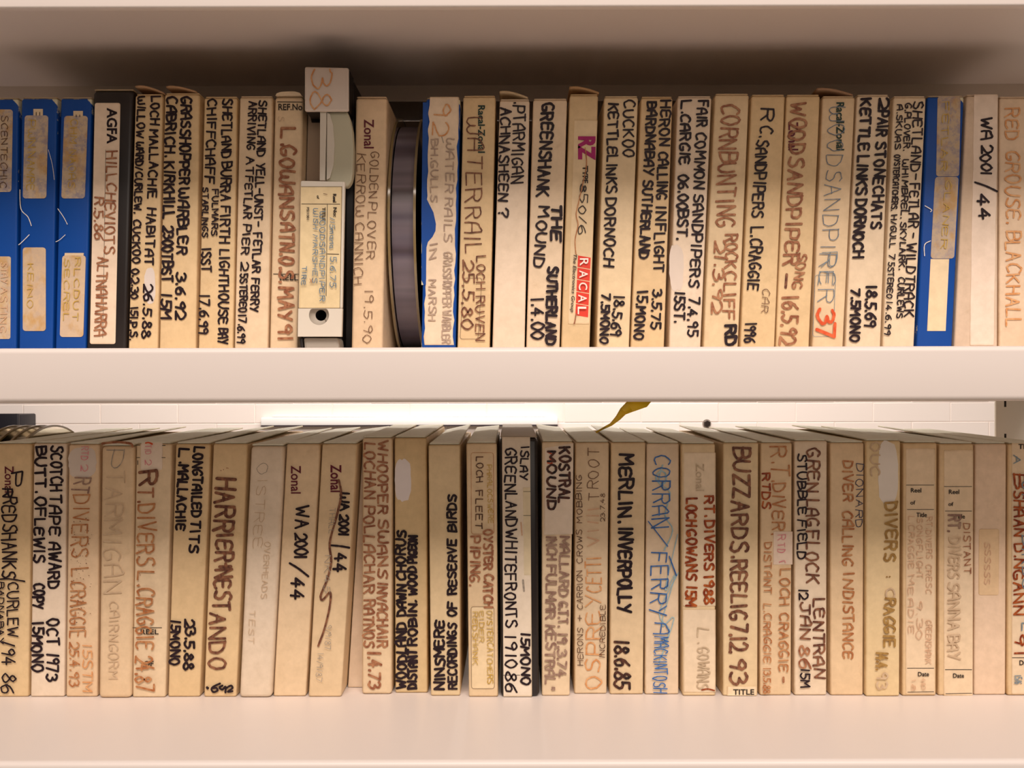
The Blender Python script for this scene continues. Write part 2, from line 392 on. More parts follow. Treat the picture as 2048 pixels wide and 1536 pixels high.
me = bpy.data.meshes.new('washer'); bm.to_mesh(me); bm.free(); link('washer', me, plain('washer_steel', 'b0a49a', 0.4, 0.6), r)
# dark wall box at the left
dk = plain('navy_plastic', '15131c', 0.4, 0, 0.05)
a = W(-80, 900, WD); b_ = W(35.5, 827.5, WD-0.1)
r = empty('wall_box', ((a.x+b_.x)/2, WD, a.z), 'dark navy box fixed to the wall at the far left above the lower row', 'box')
box('box_body', a.x, b_.x, WD-0.088, WD-0.003, a.z-0.06, b_.z-0.002, dk, r, 0.004)
box('box_lid', a.x-0.001, b_.x+0.0005, WD-0.100, WD-0.0885, a.z-0.062, b_.z, dk, r, 0.003)

# ---------------------------------------------------------------- tape boxes
XFIX = 0.0007
def tapebox(row, xlt, xrt, yt, xlb, xrb, yb, col, label, items=(), flap=None, thick=0.183, matr=None, r=0.0013, sink=0.0, lift=None, name='tape_box', topcol=None):
    """corners in the frame; the depth follows from where the foot meets the shelf"""
    if row == 'L': zb = Z_LOW; d = 0
    else: zb = Z_MID; d = 0.67-sink
    if row == 'L':
        _, y = lv((xlb+xrb)/2, yb); d = (ZC-zb)*F/y
    else:
        # continue the sides down to the shelf behind the lip
        _, yl = lv(xlb, 692); yfoot = 768-(zb-ZC)*F/d - 0.0
        k = (yfoot-yt)/(692-yt)
        xlb = xlt+(xlb-xlt)*k; xrb = xrt+(xrb-xrt)*k; yb = yfoot
    xlt += XFIX*900; xlb += XFIX*900; xrt -= XFIX*900; xrb -= XFIX*900
    A, B = W(xlb, yb, d), W(xrb, yb, d); A.z = B.z = zb+0.0001
    C, D = W(xrt, yt, d), W(xlt, yt, d)
    zt = (C.z+D.z)/2; C.z = D.z = zt
    root = empty(name, ((A.x+B.x)/2, d+thick/2, zb), label, 'tape box', 'tape boxes on the '+('lower' if row == 'L' else 'upper')+' shelf')
    m = matr or card(col)
    bk = Vector((0, thick, 0)); tf = 0.0012
    wed = Vector((0, 0, 0.0014))
    hexa('box_body', [A, B, B+bk, A+bk, D-wed, C-wed, C+bk-wed, D+bk-wed], m, root, r, 3)
    # the tuck flap that closes the top, dusty and a little sprung
    l1, l2 = lift if lift else (random.uniform(0, 0.0015), random.uniform(0, 0.0015))
    i = Vector((0.0006, 0, 0)); e = Vector((0, 0.0012, 0)); u = Vector((0, 0, tf))
    bl, br = D+bk-e+i, C+bk-e-i
    lo = [D+e+i-u, C+e-i-u, br-u+Vector((0, 0, l2)), bl-u+Vector((0, 0, l1))]
    hi = [q+Vector((0, 0, tf-0.0001)) for q in lo]
    hexa('top_flap', lo+hi, card(topcol or ('efe8db' if row == 'L' else (col or 'b09a7c'))), root, 0.0004, 1)
    root['d'] = d
    decorate(root, d, items)
    if flap:
        fx0, fx1, fy, fc, sgn = flap
        curl(root, fx0, fx1, yt, fy, d, fc, sgn)
    return root
def curl(root, x0, x1, y0, ypeak, d, colr, sgn):
    """torn card flap sprung up from the top edge: a thin curved sheet, high at one side"""
    vs = []; n = 8; rows = 4
    for side in (0, 1):
        for j in range(rows+1):
            for i in range(n+1):
                u = i/n; vv = j/rows
                hgt = (math.sin(math.pi*min(1, (u if sgn > 0 else 1-u)**0.8))*0.35 + (1-(u if sgn > 0 else 1-u)))*0.85
                py = y0+1.5-(y0-ypeak)*max(0, hgt)*(1-0.35*vv)
                p = W(x0+(x1-x0)*u, py, d, 0); p.y += 0.0006+0.030*vv; p.z += (0.0011 if side else 0.0)+0.0006
                vs.append(p)
    N = (rows+1)*(n+1); fs = []
    for j in range(rows):
        for i in range(n):
            a = j*(n+1)+i
            fs.append((a, a+1, a+n+2, a+n+1)); fs.append((N+a, N+a+n+1, N+a+n+2, N+a+1))
    for i in range(n):
        fs.append((i, N+i, N+i+1, i+1)); a = rows*(n+1)+i; fs.append((a, a+1, N+a+1, N+a))
    for j in range(rows):
        a = j*(n+1); fs.append((a, a+n+1, N+a+n+1, N+a)); a += n; fs.append((a, N+a, N+a+n+1, a+n+1))
    o = mesh('torn_flap', vs, fs, card(colr, 0.6), root, True); tag(o, 'brown torn card flap sprung up')
def decorate(root, d, items):
    lay = 0
    hand = {}
    for it in items:
        k = it[0]
        if k == 'L':      # paper label: hex or material, outline, optional level
            _, c, pts = it[:3]; lev = it[3] if len(it) > 3 else 0
            prism('paper_label', pts, d, 0.00022, c if not isinstance(c, str) else card(c, 0.15), root, 0.00025+0.0001*lev)
        elif k == 'W':    # correction fluid blob
            _, cx, cy, rx, ry = it[:5]; P = []
            for q in range(26):
                a = 6.2832*q/26; e = 3.2
                ca, sa = math.cos(a), math.sin(a)
                rr = (abs(ca)**e+abs(sa)**e)**(-1/e)*random.uniform(0.94, 1.05)
                P.append((cx+rx*rr*ca, cy+ry*rr*sa))
            o = prism('correction_fluid', P, d, 0.0001, plain('correction_fluid'+(it[5] if len(it) > 5 else ''), it[5] if len(it) > 5 else 'ddd0c6', 0.55, 0, 0.06, 120), root, 0.00015)
            tag(o, 'patch of white correction fluid')
        elif k == 'P':    # print
            lay += 1
            printed(root, it[1], it[2], d, 0.00048+0.00011*lay, *it[3:8], **(it[8] if len(it) > 8 else {}))
        elif k == 'O':    # thin rounded outline
            _, x0, y0, x1, y1, xs, ik = it
            rb = Ribbon(); P = rounded(x0, y0, x1, y1, 5, xs); rb.stroke(P+[P[0]], 0.9, d, 0.00044)
            mesh('printed_frame', rb.v, rb.f, ink(ik), root)
        elif k == 'S':    # free pen stroke
            lay += 1
            rb = hand.setdefault(it[1], Ribbon()); rb.stroke(crom(it[3], 4) if len(it) < 5 else it[3], it[2], d, 0.00050+0.00011*lay)
        elif k == 'R':    # straight printed rules
            rb = Ribbon()
            for (x0, y0, x1, y1) in it[3]: rb.stroke([(x0, y0), (x1, y1)], it[2], d, 0.00044)
            mesh('printed_rule', rb.v, rb.f, ink(it[1]), root)
        elif k == 'K':    # specks of ink
            lay += 1; rb = hand.setdefault(it[1], Ribbon())
            for _ in range(it[6]):
                x, y = random.uniform(it[2], it[4]), random.uniform(it[3], it[5]); rb.stroke([(x, y), (x+0.5, y+0.4)], random.uniform(0.8, 2.2), d, 0.0005+0.00011*lay)
        elif k == 'T':
            pass
        else:             # handwriting line: ink, pen, height, x of the base line at its start and end, words
            lay += 1
            ik, pen, h, xa, xb, s = it
            tk = s.split(); ws = [(tk[i], float(tk[i+1]), float(tk[i+2])) for i in range(0, len(tk), 3)]
            ya, yb = ws[0][1], ws[-1][2]
            rb = hand.setdefault(ik, Ribbon())
            for wd, y0, y1 in ws:
                write(rb, wd, pen, h, xa, xb, ya, yb, y0, y1, d, 0.00050+0.00011*lay)
    for ik, rb in hand.items():
        mesh('handwriting', rb.v, rb.f, ink(ik), root)

def lab(x0t, x1t, y0, x0b, x1b, y1): return [(x0t, y0), (x1t, y0), (x1b, y1), (x0b, y1)]
def rlab(x0, x1, y0, y1, xs, r=6): return rounded(x0, y0, x1, y1, r, xs)
def torn(x0, x1, y0, y1, xs, amp, n=26, seed=1):
    R = random.Random(seed); P = []
    for i in range(n+1):
        t = i/n; P.append((x1+xs*t+R.uniform(-amp, amp*0.4), y0+(y1-y0)*t))
    for i in range(n, -1, -1):
        t = i/n; P.append((x0+xs*t+R.uniform(-amp*0.4, amp), y0+(y1-y0)*t))
    return P
CR, TN, WH, PK = 'e3c9a2', 'd9bb8c', 'e3d0bc', 'ddbf9c'
BL = blue_card()
SB1 = 'c6ab86'
# ---- upper row, left to right
tapebox('U', -33, 37, 194, -38, 33, 0, None, 'blue tape box cut by the left edge of the photo, upper shelf', [
 ('L', stained(), rlab(-18, 26, 219, 384, -3)), ('L', stained('cdb494', 0.2), rlab(-20, 22, 513, 678, -1, 4)),
 ('tb', 1.6, 14, 4, 1, 'SCENTECHIC 232 380'), ('fo', 1.6, 14, 3, 1, 'STAY 525 570 ASTING 575 668')], matr=BL)
tapebox('U', 42, 115, 193, 37, 106, 0, None, 'blue tape box with two stained labels, second from the left on the upper shelf', [
 ('L', 'd8c2a0', lab(67, 86, 218, 67, 86, 236)), ('R', 'pr', 1.6, [(73, 225, 73, 231), (80, 225, 80, 231)]),
 ('L', stained(), rlab(50, 97, 231, 397, -4), 1), ('L', stained('cfb391', 0.15), rlab(46, 92, 495, 662, 0), 1),
 ('y', 2.0, 16, 58, 54, 'PWN 240 300 NAMRE 305 385'), ('y', 1.6, 12, 56, 55, 'K 528 540 EINO 546 620'),
 ('S', 'w', 1.6, [(41, 380), (43, 418), (57, 434), (64, 452)]), ('S', 'w', 1.0, [(98, 300), (106, 330), (110, 360)]), ('S', 'w', 1.5, [(39, 490), (46, 484), (60, 470)])], matr=BL)
tapebox('U', 121, 184, 193, 110, 172, 0, None, 'blue tape box with two stained labels beside the black spine', [
 ('L', 'd8c2a0', lab(147, 166, 222, 147, 166, 240)), ('R', 'pr', 1.6, [(153, 230, 153, 234), (160, 230, 160, 234)]),
 ('L', stained(), rlab(129, 176, 232, 397, -6), 1), ('L', 'd8c0a0', lab(130, 168, 506, 128, 166, 520)), ('L', stained('d3b898', 0.1), rlab(125, 172, 511, 674, -5), 1),
 ('y', 1.8, 15, 142, 137, 'CHM 240 290 NAOAS 300 380'), ('y', 2, 12, 130, 127, 'SECREL 517 645'), ('y', 2, 12, 151, 146, 'RLCDUT 516 645'),
 ('S', 'w', 1.4, [(117, 418), (128, 434), (136, 449)]), ('S', 'w', 1.2, [(113, 484), (121, 480), (132, 470)])], matr=BL)
blk = plain('black_plastic_case', '1c1412', 0.38, 0, 0.1, 40, 0.5)
tapebox('U', 185, 268, 177, 171, 254, 0, None, 'tall black tape case with a long white spine label, among the blue boxes', [
 ('L', 'e3cdb8', rounded(190, 206, 241, 688, 4, -10)),
 ('P', 'AGFA', 'k', 'cw', 216, 288, 214, 235, dict(bold=0.03)), ('R', 'pr', 0.8, [(212, 300, 206, 676)]),
 ('b', 3.4, 21, 215, 209, 'HILLCHEVIOTS 304 511'), ('b', 3.4, 23, 197, 189, 'ALTNAHARRA 515 676'), ('b', 3.2, 18, 190, 190, 'R.5.86 395 481')], matr=blk, r=0.0028)
tapebox('U', 270, 326, 187, 256, 316, 0, TN, 'narrow cream tape box lettered WILLOW and CUCKOO in black, beside the black case', [
 ('W', 300, 571, 11, 36),
 ('k', 4.0, 18, 304, 285, 'LOCH 194 253 MALLACHIE 260 400 HABITAT 417 534 26.5.88 569 678'),
 ('k', 3.8, 15, 277, 260, 'WILLOW 195 279 WARD/ 285 343 CURLEW. 345 430 CUCKOO 440 530 0.2.30 538 600 15I.P.S. 615 683')], flap=(270, 326, 172, 'a8784a', 1))
tapebox('U', 329, 400, 185, 318, 392, 0, TN, 'cream tape box lettered GRASSHOPPER WARBLER in black', [
 ('k', 4.8, 21, 364, 351, 'GRASSHOPPER 195 372 WARBLER 378 511 3.6.92 546 640'),
 ('k', 4.8, 21, 334, 323, 'CABRICH. 195 317 KIRKHILL 325 441 2300TBST 453 568 15M 587 640')], flap=(332, 392, 173, 'a8784a', 1))
tapebox('U', 408, 475, 192, 396, 466, 0, TN, 'cream tape box lettered CHIFFCHAFF and FULMARS in black', [
 ('k', 4.0, 20, 446, 437, 'SHETLAND 199 320 BURRA 325 405 FIRTH 413 490 LIGHTHOUSE 500 652 BAY 657 692'),
 ('k', 4.0, 19, 417, 398, 'CHIFFCHAFF 200 370 1SST 497 547 17.6.99 590 672'),
 ('k', 3.0, 12, 406, 405, 'STARLINGS 376 478'), ('k', 3.0, 12, 426, 424, 'FULMARS 380 475')])
tapebox('U', 479, 546, 191, 468, 536, 0, 'dfc6a6', 'cream tape box lettered ARRIVING and FERRY in thin black pen', [
 ('k', 3.6, 17, 519, 501, 'SHETLAND 202 317 YELL-UNST- 327 455 FETLAR 467 549 FERRY 557 627'),
 ('k', 3.4, 16, 499, 475, 'ARRIVING 204 303 AT 315 348 FETLAR 353 440 PIER 449 512 2 525 538 5STEREO 548 628 17.6.99 630 690')])
tapebox('U', 549, 607, 190, 538, 595, 0, 'e0c5a2', 'rounded cream tape box with printed REF at the top and thick brown MAY 91', [
 ('L', 'e3cdae', [(551, 192), (553, 187), (562, 184), (575, 183), (590, 183), (600, 186), (604, 192)], 0),
 ('R', 'pr', 1.6, [(555, 204, 605, 204.5)]), ('P', 'REF.No', 'pr', 'h', 557, 605, 221, 208, dict(bold=0.02)),
 ('ff', 1.6, 14, 556, 556, 'S 234 242'), ('R', 'pr', 1.4, [(547, 548, 598, 548.5)]), ('P', 'REEL', 'pr', 'h', 560, 597, 561, 550, dict(bold=0.02)),
 ('b', 5.6, 30, 563, 558, 'L. 257 290 GOWANS 293 442 ATN.O.S. 447 568 MAY 576 645 91 652 680')], r=0.0022)
# (the black case with the white belt clip and the loose reel stand here, built below)
tapebox('U', 711, 775, 192, 702, 766, 0, PK, 'cream tape box with GOLDEN PLOVER in thin brown pen, left of the bare reel', [
 ('P', 'Zonal', 'm', 'cw', 239, 297, 728, 748, dict(bold=0.012)),
 ('t', 1.8, 18, 742, 726, 'GOLDEN 304 400 PLOVER 405 522 19.5.90 580 688'), ('t', 1.8, 18, 715, 708, 'KERROW 308 437 CANNICH 447 573')], r=0.002)
tapebox('U', 852, 921, 194, 842, 912, 0, None, 'blue tape box pasted with a torn white label, right of the bare reel', [
 ('L', 'e2ccb4', torn(858, 918, 194, 690, -11, 2.6, 30, 5)),
 ('L', BL, [(846, 205), (857, 205), (855, 330), (852, 395), (867, 425), (872, 448), (871, 462), (865, 474), (856, 484), (853, 495), (852, 570), (843, 570), (843, 420)], 1),
 ('o', 3.2, 34, 869, 865, '92 212 266'), ('fb', 2.8, 17, 893, 884, 'WATER 277 388 RAILS 396 487 GRASSHOPPER 505 618 WARBLER 622 690'),
 ('fb', 2.8, 15, 863, 857, 'BH.GULLS 280 407 IN 487 518 MARSH 560 645'), ('R', 'gy', 1.5, [(883, 271, 887, 286)])], matr=BL)
tapebox('U', 926, 992, 190, 914, 980, 0, TN, 'cream tape box lettered WATER RAIL in large thin brown letters', [
 ('P', 'Racal-Zonal', 'g', 'cw', 211, 306, 956, 970, dict(bold=0.02)), ('O', 928, 556, 964, 678, -8, 'ln'),
 ('bd', 2.8, 34, 935, 929, 'WATER 235 408 RAIL 416 510'), ('bd', 3.6, 23, 926, 923, '25.5.80 521 658'), ('bd', 2.8, 18, 954, 951, 'LOCH 513 582 RUVEN 593 685')])
tapebox('U', 999, 1060, 197, 984, 1050, 0, WH, 'pale tape box lettered PTARMIGAN over an empty lower spine', [
 ('k', 3.6, 24, 1028, 1023, '.PTARMIGAN 204 371'), ('k', 4.0, 21, 1002, 996, 'ACHNASHEEN 217 405 ? 418 432')], flap=(999, 1056, 183, 'bba27c', 1))
tapebox('U', 1066, 1135, 196, 1052, 1120, 0, 'dfc8ac', 'pale tape box lettered GREENSHANK MOUND in heavy black', [
 ('k', 5.2, 25, 1085, 1073, 'GREENSHANK 208 396'), ('k', 4.4, 22, 1078, 1066, 'MOUND 414 537'), ('k', 4.6, 26, 1064, 1063, '1.4.00 597 680'),
 ('k', 6.2, 19, 1104, 1102, 'THE 412 484'), ('k', 5.8, 20, 1096, 1092, 'SUTHERLAND 535 692')])
items = [('L', 'dcc49e', lab(1149, 1195, 240, 1136, 1178, 648)), ('P', 'RZ', 'mg', 'cw', 273, 321, 1156, 1191, dict(bold=0.05)), ('P', 'TYPE', 'pr', 'cw', 332, 367, 1165, 1176, dict(bold=0.03)),
 ('pr', 2.0, 16, 1159, 1156, '5 386 402 0 412 425 / 434 444 6 452 468'), ('pr', 2.6, 12, 1161, 1160, '8 368 382'), ('P', 'The Electronics Group', 'k', 'cw', 509, 625, 1145, 1154, dict(bold=0.012, shear=0.25, lean=-6)),
 ('S', 'lb', 2.0, [(1170, 296), (1173, 330), (1165, 370), (1157, 405), (1152, 430), (1156, 450), (1150, 480), (1152, 510)]), ('S', 'b', 2.5, [(1152, 628), (1150, 640), (1148, 648)])]
for k, ch in enumerate('RACAL'):
    y = 511+k*24.2; x = 1156-k*1.1
    items.append(('L', plain('red_print', 'dd3c28', 0.5), [(x, y), (x+25.5, y+4.5), (x+24.4, y+27), (x-1, y+22.6)], 1))
    items.append(('P', ch, 'w', 'cw', y+6, y+21, x+3.5, x+20.5, dict(bold=0.01)))
tapebox('U', 1139, 1197, 187, 1122, 1180, 0, 'd2b688', 'yellowed tape box with magenta letters and a red printed block on its label', items, flap=(1139, 1198, 174, 'a8783c', 1))
tapebox('U', 1208, 1277, 191, 1192, 1259, 0, 'e2cba6', 'cream tape box lettered CUCKOO and KETTLE LINKS in black', [
 ('k', 3.8, 22, 1248, 1246, 'CUCKOO 202 317'), ('k', 4.2, 21, 1217, 1208, 'KETTLELINKS 208 390 DORNOCH 397 536'), ('k', 4.2, 21, 1229, 1221, '18.5.69 592 675'), ('k', 4.4, 17, 1204, 1200, '7.5MONO 587 690')])
tapebox('U', 1282, 1346, 192, 1261, 1329, 0, 'd8b98a', 'tan tape box lettered HERON CALLING IN FLIGHT', [
 ('k', 4.4, 20, 1322, 1302, 'HERON 202 295 CALLING 305 402 IN 413 440 FLIGHT 449 547 3.5.75 580 660'),
 ('k', 4.6, 20, 1295, 1269, 'BARDNABAY 205 353 SUTHERLAND 362 520 15.MONO 583 683')])
tapebox('U', 1355, 1424, 191, 1337, 1402, 0, WH, 'pale tape box lettered COMMON SANDPIPERS in black', [
 ('W', 1353, 535, 14, 46, 'dfcfc0'), ('k', 4.2, 21, 1396, 1374, 'FAIR 202 257 COMMON 266 380 SANDPIPERS 390 577 7.4.95 595 675'),
 ('k', 4.6, 21, 1363, 1348, 'L. 203 226 CARGIE 230 333 06.00BST. 350 482 15ST. 584 648')])
tapebox('U', 1430, 1499, 186, 1406, 1477, 0, 'dcc39c', 'cream tape box lettered CORNBUNTING in tall brown letters', [
 ('b', 4.6, 37, 1444, 1431, 'CORNBUNTING 210 457'), ('b', 4.2, 24, 1451, 1446, 'ROCK 470 540 CLIFF 545 642'), ('k', 6.4, 22, 1450, 1450, 'RD 652 690'), ('b', 4.2, 23, 1430, 1422, '21.3.92 483 627')])
tapebox('U', 1503, 1571, 188, 1480, 1550, 0, TN, 'yellowish tape box with SANDPIPERS in black and 1996 at its foot', [
 ('k', 3.8, 26, 1521, 1519, 'R 217 240 C. 253 274'), ('k', 4.0, 24, 1513, 1488, 'SANDPIPERS 281 438 L. 455 472 CRAGGIE 478 583 1996 647 688'), ('t', 1.6, 15, 1524, 1522, 'CAR 578 628')])
tapebox('U', 1573, 1641, 188, 1551, 1619, 0, TN, 'cream tape box with WOODSANDPIPER in thick brown marker', [
 ('P', 'Zonal', 'm', 'cw', 244, 301, 1576, 1596, dict(bold=0.02)), ('b', 5.2, 32, 1583, 1560, 'WOODSANDPIPER 205 533 16.5.92 593 690'), ('R', 'bd', 6, [(1573, 549, 1571, 575)]),
 ('b', 3.8, 20, 1597, 1582, 'SONG 507 580')])
tapebox('U', 1645, 1711, 191, 1624, 1687, 0, 'dec4a0', 'cream tape box with thin blue pencil letters and an orange-red 37', [
 ('P', 'Racal-Zonal', 'g', 'cw', 205, 301, 1672, 1688, dict(bold=0.02)), ('O', 1630, 550, 1671, 673, -5, 'pb'),
 ('pen', 1.7, 34, 1660, 1633, 'WOODSANDP 214 485 IRER 490 608'), ('pb', 1.5, 32, 1643, 1636, 'R 506 534 E 544 570'), ('r', 6.6, 36, 1635, 1633, '37 618 677')], flap=(1634, 1706, 177, '8a5a30', 1))
tapebox('U', 1714, 1780, 188, 1690, 1762, 0, 'e2ceb4', 'pale tape box lettered STONECHATS in heavy black', [
 ('k', 5.0, 21, 1758, 1741, '2 198 215 PAIR 222 275 STONECHATS 286 461'), ('k', 5.0, 23, 1733, 1729, '18.5.69 572 657'),
 ('k', 5.2, 22, 1722, 1705, 'KETTLE 199 306 LINKS 313 393 DORNOCH 400 519'), ('k', 5.0, 19, 1702, 1700, '7.5MONO 577 687')])
tapebox('U', 1787, 1853, 191, 1765, 1829, 0, 'e2ceb2', 'pale tape box with three lines of small black writing', [
 ('k', 3.4, 20, 1827, 1807, 'SHETLAND- 205 360 FETLAR 368 458 - 467 474 WILDTRACK 487 637'),
 ('k', 2.8, 13, 1810, 1793, 'G.PLOVER. 207 305 WHIMBREL. 320 440 SKYLARK. 445 543 CURLEWS 555 640'),
 ('k', 2.6, 12, 1794, 1768, 'A.SKUAS 210 303 OYSTERCATCHERS. 310 425 H/GULL 431 500 7 508 518 5STEREO 525 600 14.6.99 603 673')])
tapebox('U', 1855, 1929, 190, 1833, 1905, 0, None, 'blue tape box with two stained labels above a blank one, right end of upper shelf', [
 ('L', stained('bfa98e', 0.5), rlab(1875, 1921, 193, 353, -3)), ('L', stained('c2ac92', 0.35), rlab(1870, 1917, 354, 517, -9)), ('L', 'dfc9a4', lab(1861, 1898, 518, 1854, 1891, 662)),
 ('y', 2, 14, 1884, 1880, 'FETLAR 205 345'), ('y', 2, 13, 1891, 1880, 'GLANER 362 500'), ('S', 'w', 1.8, [(1849, 412), (1862, 420), (1860, 424)]), ('S', 'w', 1.8, [(1860, 482), (1848, 490), (1848, 512)])], matr=BL)
tapebox('U', 1933, 1998, 188, 1908, 1996, 0, 'cdb6a2', 'whitish tape box lettered WA 2001/44 at the right end of the upper shelf', [
 ('L', 'e4d2c6', torn(1948, 1996, 189, 691, -9, 1.0, 20, 9)), ('k', 4.4, 23, 1962, 1962, 'WA 235 279 2001 293 353'), ('S', 'k', 4.2, [(1949, 365), (1972, 373), (1993, 383)]), ('k', 4.6, 24, 1955, 1956, '44 389 438')], lift=(0.001, 0.002))
tapebox('U', 1999, 2070, 192, 1997, 2068, 0, 'deC4aa'.lower(), 'pinkish tape box with RED GROUSE in faded orange at the right photo edge', [
 ('o', 3.6, 30, 2011, 2012, 'RED 218 283 GROUSE. 303 450 BLACKHALL 463 655')])

# ---- lower row, left to right
def LW(*a, **k): return tapebox('L', *a, **k)
def lf(x): return (0.001+0.003*random.random(), 0.001) if x > 1250 else (random.uniform(0, 0.002), random.uniform(0.0, 0.004))
LW(-8, 64, 884, -14, 57, 1394, TN, 'cream tape box lettered REDSHANKS and CURLEW, leftmost of the lower row', [
 ('P', 'Zonal', 'm', 'cw', 932, 985, 10, 28, dict(bold=0.012)), ('k', 3.6, 24, 24, 22, 'P 947 974'), ('k', 4.0, 20, 6, 6, 'R 977 992'), ('k', 3.8, 30, 6, 6, 'REDSHANKS 993 1158'),
 ('S', 'k', 3.2, [(-4, 1158), (20, 1157), (51, 1162)]), ('k', 3.2, 23, 18, 16, 'CURLEW 1165 1276'), ('k', 3.4, 28, 6, 5, '/94 1283 1332 86 1346 1383'), ('k', 2.4, 12, -1, -2, 'BADNABAY 1163 1290')], lift=lf(0))
LW(67, 134, 883, 60, 129, 1394, 'e4d2c0', 'white tape box lettered SCOTCH TAPE AWARD in heavy black', [
 ('k', 4.6, 24, 103, 94, 'SCOTCH 892 985 TAPE 990 1073 AWARD 1085 1180 OCT 1238 1293 1973 1307 1363'),
 ('k', 4.8, 22, 73, 65, 'BUTT. 894 988 OF 994 1033 LEWIS 1038 1128 COPY 1168 1220 15MONO 1244 1346')], lift=lf(0))
LW(137, 200, 885, 131, 195, 1394, PK, 'cream tape box with speckled fading brown letters, third in the lower row', [
 ('W', 165, 925, 28, 30, 'd8c8ba'), ('pk', 1.8, 14, 164, 163, 'RTD 893 923 2 930 940'), ('br2', 3.6, 36, 150, 142, 'RT 955 985'), ('lb', 3.0, 34, 149, 142, 'DIVERS 990 1118 L. 1137 1162'), ('lb', 3.0, 32, 143, 141, 'CRAGGIE 1164 1278'), ('lb', 3.0, 20, 141, 140, '25.4.93 1284 1373'), ('o', 2.6, 20, 167, 168, '15STM 1288 1385'),
 ('K', 'bd', 142, 1035, 185, 1260, 70)], lift=lf(0))
LW(202, 269, 888, 196, 262, 1397, 'd8bc98', 'dull tan tape box with very faint grey lettering and a browned top edge', [
 ('gy', 2.0, 40, 212, 205, 'P 900 935'), ('ff', 3.0, 38, 213, 206, 'TARMIGAN 942 1190'), ('ff', 2.2, 20, 220, 218, 'CAIRNGORM 1203 1360'), ('S', 'b', 5.0, [(206, 887), (235, 884), (262, 887), (266, 893)])], r=0.003, lift=lf(0))
LW(272, 344, 884, 264, 331, 1395, 'dcc4a2', 'cream tape box with brown DIVERS lettering and a white patch at its top', [
 ('L', 'e0cfc2', rlab(282, 326, 885, 940, -1, 5)), ('S', 'r', 3.5, [(292, 886), (298, 885), (305, 888)]), ('pk', 1.6, 13, 291, 291, 'TID 890 912 2 920 928'),
 ('R', 'pr', 1.4, [(274, 890, 280, 890), (274, 915, 280, 915), (325, 891, 331, 891), (324, 915, 331, 915), (276, 921, 276, 929)]), ('P', 'REEL', 'pr', 'h', 282, 318, 1268, 1258, dict(bold=0.02)), ('R', 'pr', 1.2, [(266, 1255, 324, 1255)]), ('P', 'OF', 'pr', 'h', 289, 308, 1332, 1321, dict(bold=0.02)),
 ('bd', 6.5, 38, 279, 279, 'R 944 970'), ('b', 4.4, 34, 277, 276, 'T. 976 1003'), ('lb', 4.0, 36, 278, 273, 'DIVERS 1010 1133 L. 1142 1170 CRAGGIE 1176 1300 24.87 1312 1384'), ('K', 'bd', 274, 1040, 282, 1240, 14)], lift=lf(0))
LW(351, 422, 884, 335, 400, 1394, TN, 'cream tape box lettered LONGTAILED TITS in heavy black', [
 ('k', 5.0, 20, 389, 379, 'LONGTAILED 894 1037 TITS 1041 1108'), ('k', 5.0, 20, 360, 352, 'L. 897 925 MALLACHIE 930 1063'),
 ('k', 5.0, 20, 372, 368, '23.5.88 1239 1340'), ('k', 4.8, 19, 344, 341, '15MONO 1240 1333')], lift=lf(0))
LW(426, 496, 884, 407, 473, 1394, TN, 'cream tape box lettered HARRIER NEST in big dark brown letters', [
 ('bd', 6.6, 42, 434, 429, 'HARR 957 1065'), ('bd', 6.0, 36, 433, 428, 'IER 1068 1125 + 1127 1137 NEST 1140 1222'), ('bd', 5.2, 34, 422, 419, 'ANDO 1226 1340'), ('K', 'b', 438, 935, 458, 941, 5),
 ('S', 'k', 5, [(415, 1374), (417, 1375), (416, 1376)]), ('S', 'k', 4.4, [(441, 1366), (430, 1371), (424, 1377), (428, 1383), (436, 1380), (434, 1375), (427, 1375)]), ('S', 'k', 4.4, [(446, 1370), (440, 1374), (446, 1378), (452, 1372), (452, 1384)]), ('S', 'k', 4.4, [(455, 1374), (463, 1370), (466, 1375), (457, 1382), (466, 1381)])], lift=lf(0))
LW(501, 569, 888, 477, 543, 1396, 'dccbb8', 'dirty white tape box with almost invisible pencil writing, left of the red print', [
 ('gy', 1.2, 22, 517, 512, 'O 926 947'), ('ff', 1.3, 20, 516, 504, 'ISTREE 958 1100'), ('ff', 1.3, 12, 530, 522, 'OVERHEADS 1083 1200'), ('ff', 1.2, 12, 500, 497, 'TEST 1220 1290')], r=0.003, lift=lf(0))
LW(573, 642, 884, 546, 612, 1393, 'dfc4a0', 'cream tape box with red print at its top and large black WA 2001/44', [
 ('P', 'Zonal', 'm', 'cw', 931, 987, 582, 602, dict(bold=0.012)), ('k', 4.6, 26, 592, 591, 'WA 1012 1056 2001 1067 1120'), ('S', 'k', 4.6, [(580, 1126), (598, 1137), (617, 1152)]), ('k', 5.0, 28, 583, 582, '44 1155 1196')], lift=lf(0))
LW(644, 715, 884, 616, 683, 1394, 'dabf98', 'cream tape box crossed by one long wavering black pen line', [
 ('P', 'Zonal', 'm', 'cw', 929, 984, 661, 683, dict(bold=0.02)), ('k', 4.8, 19, 682, 679, 'WA 986 1020 2001 1030 1074'), ('S', 'k', 4.4, [(661, 1090), (682, 1092), (699, 1095)]), ('k', 5.2, 24, 670, 668, '44 1107 1142'),
 ('S', 'bd', 4.6, [(678, 960), (683, 990), (673, 1035), (660, 1085), (663, 1122), (655, 1158), (642, 1190), (646, 1199), (661, 1184), (660, 1212), (650, 1255), (637, 1291)]),
 ('gy', 1.2, 12, 660, 658, 'THALL 1016 1070'), ('gy', 1.2, 13, 650, 648, 'NK45 1110 1185'), ('gy', 1.2, 13, 636, 632, '14/9/87 1305 1365 '), ('gy', 1.2, 13, 652, 650, '9/9/87 1250 1302')], lift=lf(0))
